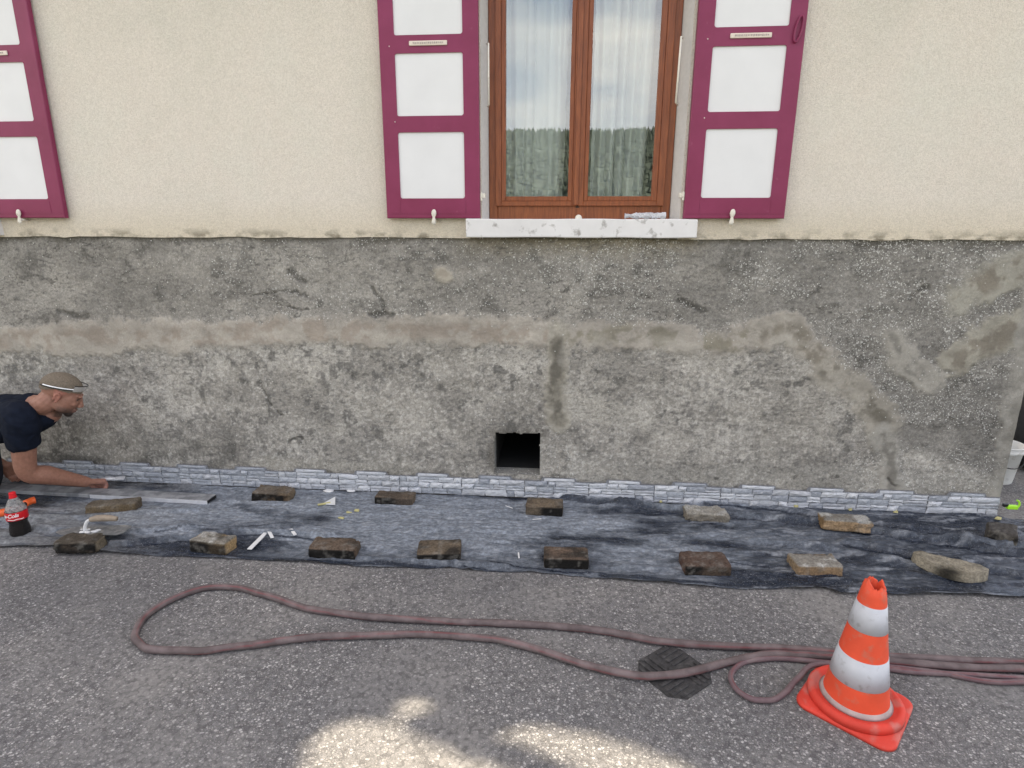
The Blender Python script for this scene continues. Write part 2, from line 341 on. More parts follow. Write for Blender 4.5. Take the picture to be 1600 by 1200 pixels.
k.b.inputs['Base Color'].default_value = (0.62, 0.6, 0.58, 1); ms = k.n('ShaderNodeMixShader'); ms.inputs[0].default_value = 0.5
k.l(tp.outputs[0], ms.inputs[1]); k.l(k.b.outputs[0], ms.inputs[2]); k.l(ms.outputs[0], k.t.nodes['Material Output'].inputs[0]); M_lens = k.m
k = NM('clear_bottle_plastic', 0.08); tp = k.n('ShaderNodeBsdfTransparent'); tp.inputs[0].default_value = (0.9, 0.9, 0.9, 1)
k.b.inputs['Base Color'].default_value = (0.10, 0.10, 0.10, 1); ms = k.n('ShaderNodeMixShader'); ms.inputs[0].default_value = 0.10
k.l(tp.outputs[0], ms.inputs[1]); k.l(k.b.outputs[0], ms.inputs[2]); k.l(ms.outputs[0], k.t.nodes['Material Output'].inputs[0]); M_pet = k.m
k = NM('misted_plastic', 0.35); tp = k.n('ShaderNodeBsdfTransparent'); k.b.inputs['Base Color'].default_value = (0.5, 0.49, 0.48, 1)
ms = k.n('ShaderNodeMixShader'); k.l(k.ramp(k.noise(60, 5), [(0.35, 0.25), (0.65, 0.75)]), ms.inputs[0])
k.l(tp.outputs[0], ms.inputs[1]); k.l(k.b.outputs[0], ms.inputs[2]); k.l(ms.outputs[0], k.t.nodes['Material Output'].inputs[0]); M_mist = k.m
M_cola = simple('dark_cola', (0.006, 0.003, 0.002, 1), 0.12, spec=0.5)
M_foam = simple('condensation_haze', (0.42, 0.41, 0.40, 1), 0.5, 0.1, 50)
M_red = simple('red_label', lin(190, 18, 30), 0.35, 0.05, 20)
M_cap = simple('red_cap_plastic', lin(205, 25, 35), 0.4, 0.05, 20)
M_lettering = simple('white_lettering', (0.8, 0.8, 0.8, 1), 0.5, 0.02)
M_leaf = simple('dark_broad_leaves', (0.045, 0.085, 0.025, 1), 0.6, 0.3, 3)
M_bark = simple('grey_bark', (0.12, 0.10, 0.08, 1), 0.9, 0.3, 10, bump=0.5)
M_pine = simple('haze_paled_spruce', (0.105, 0.125, 0.095, 1), 0.9, 0.35, 0.15)  # paled grey-green: distance haze put into the colour
M_grass = simple('meadow_grass', (0.07, 0.11, 0.035, 1), 0.95, 0.3, 0.4)
M_copper = simple('rag_grey', (0.2, 0.2, 0.21, 1), 0.9, 0.2, 30)

# ------------------------------------------------------------------ ground, hill, forest, sky side
def sheet(name, x0, x1, y0, y1, z, mat):
    return tag(link(name, mesh(name, [(x0, y0, z), (x1, y0, z), (x1, y1, z), (x0, y1, z)], [(0, 1, 2, 3)]), mat), kind='structure')
sheet('meadow', -900, 900, -900, 900, -0.03, M_grass)
sheet('asphalt_yard', -30, 30, -11, 16, 0.0, M_asphalt)
gx = np.linspace(-620, 620, 85); gy = np.linspace(-120, -560, 44)
GX, GY = np.meshgrid(gx, gy)
def hill_z(x, y):
    t = sst(-120, -420, y); return t*(66-0.03*x+10*(fbm(x/150+40, y/150+40, 2)-0.5)) - 0.06
me = grid_mesh('wooded_hill', np.stack([GX, GY, hill_z(GX, GY)], -1)[:, ::-1]); tag(link('wooded_hill', me, M_pine, smooth=True), kind='structure')
V = []; F = []
for i in range(15000):
    x = random.uniform(-420, 420); y = random.uniform(-450, -190); h = random.uniform(3.6, 5.6); r = h*random.uniform(.24, .36)
    z = float(hill_z(np.array([x]), np.array([y]))[0])-0.5
    for z0, z1, rr in ((.1, .65, 1), (.45, 1.0, .62)):
        b = len(V); a0 = random.random()*6
        for q in range(5): V.append((x+r*rr*math.cos(a0+q*1.2566), y+r*rr*math.sin(a0+q*1.2566), z+h*z0))
        V.append((x, y, z+h*z1)); F += [(b+q, b+(q+1) % 5, b+5) for q in range(5)]
tag(link('conifer_forest', mesh('conifer_forest', V, F), M_pine), label='dense dark conifer wood covering the hillside across the yard', cat='forest', kind='stuff')

# ------------------------------------------------------------------ house
PLY = 0.012                               # the plinth face lies 12 mm behind the render
XC = 2.80                                 # right corner of the house
ZP = 1.706                                # top of the plinth
house = empty('house', (0, 0, 0))
tag(house, 'cream rendered house with plum shutters above a stripped grey cement plinth', 'house')
wl, wr_ = W(765, 325, .10).x, W(1046, 325, .10).x      # brown frame, outer
zs0 = ZP; WIN_TOP = 3.22; DX = -(W(606, 340, -.04).x - 0) # placeholder
sh_z0 = W(660, 340, -.045).z
SHW = W(749, 340, -.045).x - W(606, 340, -.045).x
mid_l = W(606, 340, -.045).x; right_l = W(1069, 340, -.045).x
left_r = W(100.5, 339, -.045).x
winc = (wl+wr_)/2
WINS = [0.0, left_r-(right_l+SHW)]        # x offsets of the two windows
op_l, op_r = wl-0.035, wr_+0.045
sill_z0, sill_z1 = ZP+0.002, W(900, 342, -.06).z
EAVE = 3.75
# front wall: grid with two openings
xs = np.unique(np.round(np.concatenate([np.linspace(-10, XC, 129)]+[[op_l+o, op_r+o] for o in WINS]), 4))
zs = np.unique(np.round(np.concatenate([[ZP-0.004], np.linspace(ZP+.02, EAVE, 40), [WIN_TOP]]), 4))
X, Z = np.meshgrid(xs, zs); 
Z2 = Z.copy(); Z2[0] += 0.006*(vn(xs*9, xs*0)-.5)*2+0.004*(vn(xs*37, xs*0+3)-.5)
xm = (xs[:-1]+xs[1:])/2; zm = (zs[:-1]+zs[1:])/2
hole = np.zeros((len(zm), len(xm)), bool)
for o in WINS: hole |= ((xm > op_l+o) & (xm < op_r+o))[None, :] & (zm < WIN_TOP)[:, None]
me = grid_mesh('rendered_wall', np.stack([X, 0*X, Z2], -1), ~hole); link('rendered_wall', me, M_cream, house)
lipme = grid_mesh('render_edge', np.stack([np.stack([xs, xs*0, Z2[0]], -1), np.stack([xs, xs*0+.05, Z2[0]], -1)], 0)); link('render_edge', lipme, M_cream, house)
# other walls, ceiling, roof
V = [(XC, 0, ZP), (XC, 7.5, ZP), (XC, 7.5, EAVE), (XC, 3.75, EAVE+2.9), (XC, 0, EAVE), (-10, 0, ZP), (-10, 7.5, ZP), (-10, 7.5, EAVE), (-10, 3.75, EAVE+2.9), (-10, 0, EAVE)]
link('gable_wall', mesh('gable_wall', V[:5], [(0, 1, 2, 3, 4)]), M_cream, house)
link('gable_wall', mesh('gable_wall', V[5:], [(0, 4, 3, 2, 1)]), M_cream, house)
link('back_wall', mesh('back_wall', [(-10, 7.5, 0), (XC, 7.5, 0), (XC, 7.5, EAVE), (-10, 7.5, EAVE)], [(0, 1, 2, 3)]), M_cream, house)
link('gable_plinth', mesh('gable_plinth', [(XC-PLY, PLY, 0), (XC-PLY, 7.5, 0), (XC-PLY, 7.5, ZP), (XC-PLY, PLY, ZP)], [(0, 1, 2, 3)]), M_reveal, house)
link('floor_slab', mesh('floor_slab', [(-10, .06, ZP-.05), (XC-.02, .06, ZP-.05), (XC-.02, 7.4, ZP-.05), (-10, 7.4, ZP-.05)], [(0, 1, 2, 3)]), M_room, house)
link('ceiling', mesh('ceiling', [(-10, .06, 3.6), (XC-.02, .06, 3.6), (XC-.02, 7.4, 3.6), (-10, 7.4, 3.6)], [(0, 1, 2, 3)]), M_room, house)
link('room_wall', mesh('room_wall', [(-10, 2.6, ZP-.05), (XC-.02, 2.6, ZP-.05), (XC-.02, 2.6, 3.6), (-10, 2.6, 3.6)], [(0, 1, 2, 3)]), M_room, house)
bm = bmesh.new()
for s in (0, 1):
    y0, y1 = (-.28, 3.75) if s == 0 else (7.82, 3.75); z0 = EAVE-.05; z1 = EAVE+2.95
    q = [(-10.4, y0, z0), (XC+.35, y0, z0), (XC+.35, y1, z1), (-10.4, y1, z1)]
    vs = [bm.verts.new(p) for p in q]+[bm.verts.new((p[0], p[1], p[2]+.16)) for p in q]
    for f in ((0, 1, 2, 3), (7, 6, 5, 4), (0, 4, 5, 1), (1, 5, 6, 2), (2, 6, 7, 3), (3, 7, 4, 0)): bm.faces.new([vs[i] for i in f])
bmobj('roof', bm, M_tile, house)

# plinth mesh with its repairs, stains and texture
step = 0.0062
px0 = -4.3
xs = np.arange(px0, XC-PLY, step); xs = np.append(xs, XC-PLY)
v0, v1 = W(773, 677, PLY), W(843, 739, PLY); vx0, vx1 = v0.x, v1.x; vz0, vz1 = W(800, 741, PLY).z, W(800, 677, PLY).z
zs = np.append(np.arange(0, ZP+.003, step), ZP+.004)
X, Z = np.meshgrid(xs, zs)
wx = X+0.022*(fbm(X*14, Z*14, 1)-.5)*2+.03*(fbm(X*4, Z*4, 21)-.5)*2; wz = Z+0.022*(fbm(X*14, Z*14, 5)-.5)*2+.03*(fbm(X*4, Z*4, 25)-.5)*2
def pw(*pts): return [(W(a, b, PLY).x, W(a, b, PLY).z) for a, b in pts]
mpx = 1/262.0                             # metres per photo pixel on the wall, about
zband = np.interp(X, *zip(*[(p[0], p[1]) for p in pw((-200, 530), (0, 528), (250, 524), (520, 520), (850, 522), (1130, 535), (1230, 515), (1330, 600), (1400, 700), (1600, 760))]))
above = sst(-.03, .05, wz-zband)
n_big = fbm(X*3.2, Z*3.2, 31); n_mid = fbm(X*11, Z*14, 32); n_fin = fbm(X*42, Z*48, 33, 4); n_str = fbm(X*75, Z*7, 34, 3); n_hor = fbm(X*9, Z*60, 35, 4)
right = sst(.2, 1.2, X+.3*(n_big-.5))
C = np.zeros(X.shape+(3,)); C[:] = (0.262, 0.252, 0.232)
C = mixc(C, (0.335, 0.324, 0.298), sst(.45, .62, n_big)*.8*(1-above*.35))
C = mixc(C, (0.185, 0.181, 0.172), above*(0.25+.5*right))
C = mixc(C, (0.158, 0.156, 0.150), sst(.4, 1.2, (X-1.9)*1.2+(n_mid-.5))*.75)
# upper zone blotches and cracks
C = mixc(C, (0.115, 0.112, 0.104), above*sst(.58, .70, n_mid)*.6)
C = mixc(C, (0.30, 0.288, 0.262), above*sst(.56, .68, fbm(X*6, Z*9, 41))*(1-right*.7)*.7)
cr = np.abs(fbm(X*5+.4*n_mid, Z*7, 42, 4)-.5)
C = mixc(C, (0.075, 0.072, 0.068), sst(.012, .002, cr)*sst(.52, .6, fbm(X*2.3, Z*3, 43))*above*.75)
# lower zone: rubbed cement, flakes, comb marks
low = 1-above
C = mixc(C, (0.175, 0.172, 0.165), low*sst(.50, .60, n_fin)*sst(.38, .55, n_mid)*.75)
C = mixc(C, (0.40, 0.39, 0.365), low*sst(.56, .70, fbm(X*26, Z*20, 44, 4))*sst(.42, .6, n_big)*.75)
C = mixc(C, (0.13, 0.128, 0.122), low*sst(.63, .70, fbm(X*17, Z*15, 45, 4))*.8)
C = mixc(C, (0.36, 0.35, 0.325), low*sst(.58, .66, n_hor)*sst(.0, .6, X)*sst(2.0, 1.4, X)*.6)
C = mixc(C, (0.20, 0.195, 0.185), low*sst(.5, .62, n_str)*sst(.62, .3, Z)*.5)
comb = (np.sin(wx*2*math.pi/.032+2*n_mid)*.5+.5)
cm = sst(.45, .6, fbm(X*5, Z*6, 46))*sst(-1.8, -2.1, X)*sst(.42, .36, Z)*sst(.10, .16, Z)
C = mixc(C, (0.105, 0.103, 0.095), cm*comb*.55)
dk = sst(.55, .1, Z)*sst(-1.6, -2.6, X)
C = mixc(C, (0.125, 0.122, 0.112), dk*sst(.35, .6, n_mid)*.75)
# smooth mortar low down by the facing
lowband = pw((400, 735), (640, 742)); d = segd(wx, wz, lowband)
C = mixc(C, (0.27, 0.262, 0.235), sst(.11, .07, d)*.8)
d = segd(wx, wz, pw((905, 738), (1100, 752), (1300, 752), (1560, 766))); C = mixc(C, (0.28, 0.275, 0.255), sst(.13, .07, d)*.85)
d = segd(wx, wz, pw((905, 640), (1010, 660))); C = mixc(C, (0.34, 0.33, 0.30), sst(.10, .05, d)*.7)
for a, b, r in ((1089, 743, .022), (1118, 746, .018), (1305, 748, .02), (1240, 742, .018)):
    p = pw((a, b))[0]; C = mixc(C, (0.085, 0.083, 0.078), sst(r, r*.6, np.hypot(wx-p[0], wz-p[1]))*.8)
# mortar repairs
smooth = np.zeros(X.shape); relief = np.zeros(X.shape)
def repair(pts, wid, colr, damp=None, dw=.5, soft=.02, a=1.0):
    global C, smooth, relief
    d = segd(wx, wz, pw(*pts)); en = .085*(fbm(X*8, Z*8, 55, 4)-.5)+.05*(n_fin-.5)
    m = sst(wid+.008, wid-soft-.012-.06*sst(.35, .7, n_big), d+en*np.minimum(1, wid/.09))*a
    tr_ = 1+.16*(np.sin((wx*np.cos(3*n_big)+wz*np.sin(3*n_big))*95+9*n_mid)*.5)*sst(.45, .6, fbm(X*5, Z*5, 66))+.22*(fbm(X*12, Z*15, 67)-.5)
    C = C*(1-m[..., None])+np.array(colr)*(m*tr_)[..., None]; smooth = np.maximum(smooth, m); relief = np.maximum(relief, m*(.008+.007*(fbm(X*10, Z*10, 68)-.3)))
    if damp:
        m2 = sst(wid*dw, wid*dw*.35, d+.09*(fbm(X*9, Z*9, 47)-.5))*sst(.40, .56, fbm(X*13, Z*11, 48))
        C = mixc(C, damp, m2*a)
tan = (0.345, 0.320, 0.282); dampc = (0.205, 0.186, 0.152)
repair([(-150, 532), (60, 528), (250, 526), (420, 520), (640, 514), (850, 524)], .118, tan, (0.295, 0.255, 0.215), .75)
repair([(885, 527), (1000, 524), (1130, 538), (1200, 522)], .105, (0.325, 0.302, 0.268), (0.225, 0.21, 0.165), .75)
repair([(1195, 522), (1235, 512), (1300, 580)], .115, (0.315, 0.295, 0.26), dampc, .6)
repair([(1295, 580), (1345, 620), (1385, 665)], .125, (0.305, 0.288, 0.25), (0.165, 0.153, 0.125), .68)
repair([(1380, 680), (1392, 715), (1396, 765)], .085, (0.29, 0.285, 0.26), (0.185, 0.178, 0.16), .5)
repair([(872, 520), (873, 600), (878, 655)], .095, (0.33, 0.315, 0.27))
repair([(873, 535), (874, 600), (876, 655)], .062, (0.20, 0.188, 0.155), (0.135, 0.128, 0.108), .95, .015)
repair([(1610, 415), (1550, 436), (1505, 462)], .135, (0.30, 0.295, 0.255), dampc, .6)
repair([(1600, 510), (1530, 538), (1497, 560)], .135, (0.30, 0.29, 0.245), dampc, .75)
repair([(1392, 525), (1415, 570), (1455, 606)], .095, (0.325, 0.315, 0.285), (0.22, 0.215, 0.195), .5)
repair([(1640, 330), (1605, 560), (1580, 700), (1563, 790)], .105, (0.275, 0.27, 0.248), (0.215, 0.21, 0.19), .6)
repair([(689, 431), (690, 432)], .062, (0.34, 0.315, 0.262))
C = mixc(C, (0.31, 0.275, 0.225), sst(.035, .018, np.hypot(wx-pw((689, 431))[0][0], wz-pw((689, 431))[0][1]))*.8)
# grooves and gashes seen in the upper zone
for pts, r in (([(395, 463), (440, 455)], .007), ([(440, 455), (478, 462)], .018), ([(435, 476), (480, 484)], .012), ([(450, 425), (472, 440)], .03),
               ([(580, 447), (600, 485)], .018), ([(580, 487), (615, 490)], .02), ([(1060, 470), (1100, 485)], .025), ([(1425, 465), (1450, 450)], .02),
               ([(90, 490), (140, 497)], .022), ([(1390, 745), (1400, 760)], .01), ([(405, 600), (420, 630), (440, 650)], .012), ([(450, 690), (470, 680)], .012)):
    d = segd(wx, wz, pw(*pts)); m = sst(r, r*.3, d+.02*(n_fin-.5)); C = mixc(C, (0.085, 0.083, 0.077), m*.75); relief -= m*.006
# stain under the render, dirty line; brown fading down below the sill
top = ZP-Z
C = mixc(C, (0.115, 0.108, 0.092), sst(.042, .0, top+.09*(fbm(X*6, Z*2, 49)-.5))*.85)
C = mixc(C, (0.24, 0.205, 0.135), sst(.16, .0, top+.1*(n_mid-.5))*sst(-.75, -.45, X)*sst(.95, .7, X)*.55)
speck = np.clip(above*(.42+.5*sst(-.3, .6, X))*sst(.30, .52, fbm(X*3.1, Z*5, 59)+.25*(n_mid-.5))*sst(-2.6, -1.2, X+.5)+low*sst(1.75, 2.0, X)*.55+.05, 0, 1)
d = segd(wx, wz, pw((875, 690), (880, 735))); speck = np.maximum(speck, sst(.14, .06, d)*.5)
speck *= 1-smooth*.95
relief += (n_fin-.5)*.006*(1-smooth*.8)+(n_mid-.5)*.008
xm = (xs[:-1]+xs[1:])/2; zm = (zs[:-1]+zs[1:])/2
ragx = .006*(vn(zm*30, zm*0, 60)-.5)*2
hole = ((xm[None, :] > vx0+ragx[:, None]) & (xm[None, :] < vx1+.4*ragx[:, None])) & ((zm[:, None] > vz0) & (zm[:, None] < vz1+.007*(vn(xm*25, xm*0, 61)[None, :]-.5)*2))
vd = np.maximum(np.maximum(vx0-X, X-vx1), np.maximum(vz0-Z, Z-vz1))
C = mixc(C, (0.115, 0.108, 0.095), sst(.07, .0, vd+.1*(n_mid-.5))*((Z > vz1-.02) | (X < vx0+.02))*.75)
C = mixc(C, (0.36, 0.345, 0.31), low*sst(.50, .68, fbm(X*4.5, Z*6, 51, 4))*.45)
fl = fbm(X*55, Z*62, 56, 4); fl2 = fbm(X*38+3*n_mid, Z*90, 57, 4)
C = mixc(C, (0.43, 0.42, 0.395), (1-smooth)*sst(.57, .66, fl)*(.12+.40*low)*sst(.40, .52, fbm(X*3.5, Z*5, 58)))
C = mixc(C, (0.105, 0.102, 0.098), (1-smooth)*sst(.60, .68, fl2)*.55*sst(.62, .45, fbm(X*3.5, Z*5, 58)))
C *= (1+.48*(fbm(X*9, Z*11, 52, 5)-.5)+.30*(fl-.5)*(1-.8*smooth)+.35*(fbm(X*1.6, Z*2.4, 53, 3)-.5))[..., None]
C = np.clip(.245+(C-.245)*1.02, .05, 1)*(1.03+.09*low[..., None])
lum = C.mean(-1, keepdims=True); C = np.clip(lum+(C-lum)*.72, .03, 1)*np.array([1.035, 1.0, .955])
me = grid_mesh('plinth', np.stack([X, PLY-relief, Z], -1), ~hole); setcol(me, C.reshape(-1, 3)); setval(me, speck, 'speck'); setval(me, smooth, 'smooth')
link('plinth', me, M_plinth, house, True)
me = mesh('plinth', [(-10, PLY, 0), (px0, PLY, 0), (px0, PLY, ZP), (-10, PLY, ZP)], [(0, 1, 2, 3)]); setcol(me, np.tile((.24, .23, .21), (4, 1))); setval(me, np.zeros(4)+.2, 'speck')
link('plinth', me, M_plinth, house)
# cellar opening: cut jambs and a shaft behind it
e = .016
V = [(vx0-e, PLY+.004, vz0-.002), (vx1+e, PLY+.004, vz0-.002), (vx1+e, PLY+.004, vz1+e), (vx0-e, PLY+.004, vz1+e)]
V += [(vx0, .10, vz0+.012), (vx1, .10, vz0+.012), (vx1, .10, vz1), (vx0, .10, vz1)]
me = mesh('cellar_opening', V, [(0, 1, 5, 4), (1, 2, 6, 5), (2, 3, 7, 6), (3, 0, 4, 7)]); setcol(me, np.tile((.20, .195, .18), (8, 1))); setval(me, np.zeros(8)+.1, 'speck')
vent = link('cellar_opening', me, M_plinth, house)
V2 = [Vector(v) for v in V[4:]]+[Vector((v[0], 1.6, v[2])) for v in V[4:]]
link('cellar_shaft', mesh('cellar_shaft', V2, [(0, 1, 5, 4), (1, 2, 6, 5), (2, 3, 7, 6), (3, 0, 4, 7), (4, 5, 6, 7)]), M_dark, vent)

# sill
for i, o in enumerate(WINS):
    a, b = W(727.5, 355, -.06).x+o, W(1090, 355, -.06).x+o
    bm = bmesh.new(); box(bm, a, b, -.06, .10, sill_z0, sill_z1, .006, 2)
    bmesh.ops.subdivide_edges(bm, edges=[e_ for e_ in bm.edges if abs(e_.verts[0].co.x-e_.verts[1].co.x) > .3], cuts=24)
    for v in bm.verts:
        v.co.y += .003*(vn(v.co.x*9, v.co.z*30, 3)-.5); v.co.z += .004*(vn(v.co.x*7, v.co.z*9, 5)-.5)
    s = bmobj('window_sill', bm, M_sill, house)

# window: frame, sashes, panes, curtains
def rect_ring(bm, x0, x1, z0, z1, w, y0, y1, bev=.004, wb=None):
    wb = wb or w
    box(bm, x0, x0+w, y0, y1, z0, z1, bev); box(bm, x1-w, x1, y0, y1, z0, z1, bev)
    box(bm, x0+w-.001, x1-w+.001, y0+.0006, y1-.0006, z0, z0+wb, bev); box(bm, x0+w-.001, x1-w+.001, y0+.0006, y1-.0006, z1-w, z1, bev)
def fold_mesh(name, x0, x1, z0, z1, y, folds, seed, flip):
    n = 150; zz = np.linspace(z0, z1, 44); s = np.linspace(0, 1, n); S_, ZZ = np.meshgrid(s, zz)
    t = (ZZ-z0)/(z1-z0)
    ph = S_*folds*2*math.pi+2.6*(fbm(S_*3, t*.7, seed)-.5)*2+1.2*np.sin(S_*7+seed)
    amp = .044*(.30+.9*vn(S_*6, t*.6, seed+2))
    Y = y+amp*np.sin(ph)*(1-.25*t)+.003*np.sin(2.3*ph+1)
    gather = (x1-x0)*(.05*(1-t)**1.5)
    Xc = x0+S_*(x1-x0)+.006*np.cos(ph)
    if flip: Xc = Xc-gather*(S_)
    else: Xc = Xc-gather*S_
    edge = .006*np.abs(np.sin(ZZ*2*math.pi/.085))
    Xc = Xc+np.where(S_ > .985 if flip else S_ < .015, edge*(1 if flip else -1), 0)
    return grid_mesh(name, np.stack([Xc, Y, ZZ], -1))
FY = .085                                 # front of the brown frame
for i, o in enumerate(WINS):
    x0, x1 = wl+o, wr_+o; z0 = sill_z1-.004; zt = WIN_TOP-.01
    bm = bmesh.new(); fl = W(779, 325, FY).x-W(765, 325, FY).x
    rect_ring(bm, x0, x1, z0, zt, .052, FY, FY+.07, .004, W(900, 321, FY).z-z0)
    win = bmobj('window', bm, M_frame, house)
    # splayed plaster reveals
    for sx, xi, xo in ((-1, x0, op_l+o), (1, x1, op_r+o)):
        me = mesh('window_reveal', [(xo, 0, z0-.11), (xi, FY+.012, z0-.11), (xi, FY+.012, WIN_TOP), (xo, 0, WIN_TOP)], [(0, 1, 2, 3) if sx < 0 else (3, 2, 1, 0)]); link('window_reveal', me, M_reveal, house)
    link('window_lintel', mesh('window_lintel', [(op_l+o, 0, WIN_TOP), (op_r+o, 0, WIN_TOP), (op_r+o, .16, WIN_TOP), (op_l+o, .16, WIN_TOP)], [(0, 1, 2, 3)]), M_reveal, house)
    zb = W(900, 322, FY).z; zg = W(840, 307, FY).z
    xmid = W(902.5, 310, FY).x+o
    for sx0, sx1, gl0, gl1 in ((x0+.040, xmid-.002, W(790.5, 307, FY).x+o, W(887, 307, FY).x+o), (xmid+.002, x1-.040, W(918, 307, FY).x+o, W(1017, 307, FY).x+o)):
        bm = bmesh.new()
        w0, w1 = gl0-sx0, sx1-gl1
        ys = FY-.016
        # two steps: outer sash face and the inner glazing bead
        for ww, yf in ((0, ys), (1, ys+.007)):
            q0 = w0*.55*ww; q1 = w1*.55*ww; qb = (zg-zb)*.5*ww
            a0, a1 = sx0+q0, sx1-q1; b0 = zb+qb
            i0 = gl0 if ww else sx0+w0*.55; i1 = gl1 if ww else sx1-w1*.55; ib = zg if ww else zb+(zg-zb)*.5
            ztp = zt-.03-.02*ww; it = ztp-.05
            box(bm, a0, i0, yf, yf+.05, b0, ztp, .003); box(bm, i1, a1, yf, yf+.05, b0, ztp, .003)
            box(bm, i0-.001, i1+.001, yf+.0006, yf+.0494, b0, ib, .003); box(bm, i0-.001, i1+.001, yf+.0006, yf+.0494, it, ztp, .003)
        bmobj('sash', bm, M_frame, win)
        link('pane', mesh('pane', [(gl0-.004, ys+.018, zg-.004), (gl1+.004, ys+.018, zg-.004), (gl1+.004, ys+.018, zt-.06), (gl0-.004, ys+.018, zt-.06)], [(0, 1, 2, 3)]), M_glass, win)
    boxo('gasket', xmid-.003, xmid+.003, FY-.0005, FY+.03, zb, zt-.04, M_gasket, win)
    boxo('drain_slot', xmid-.009, xmid+.009, FY-.004, FY+.002, zb-.009, zb-.002, M_gasket, win)
    # astragal on the meeting stile
    bm = bmesh.new(); box(bm, xmid-.024, xmid+.004, FY-.026, FY-.015, zb+.004, zt-.035, .004, 2); bmobj('astragal', bm, M_frame, win)
    cl = fold_mesh('curtain', W(786, 307, .16).x+o, W(881, 307, .16).x+o, z0-.05, zt, .19, 4.2, 3, True)
    cr_ = fold_mesh('curtain', W(921, 307, .16).x+o, W(1008, 307, .16).x+o, z0-.05, zt, .19, 5, 9, False)
    wn = 'main window between the plum shutters' if i == 0 else 'neighbouring window beyond the left edge'
    tag(link('curtain', cl, M_curtain, None, True), 'sheer white curtain behind the left pane of the '+wn, 'curtain', 'sheer window curtains')
    tag(link('curtain', cr_, M_curtain, None, True), 'sheer white curtain behind the right pane of the '+wn, 'curtain', 'sheer window curtains')

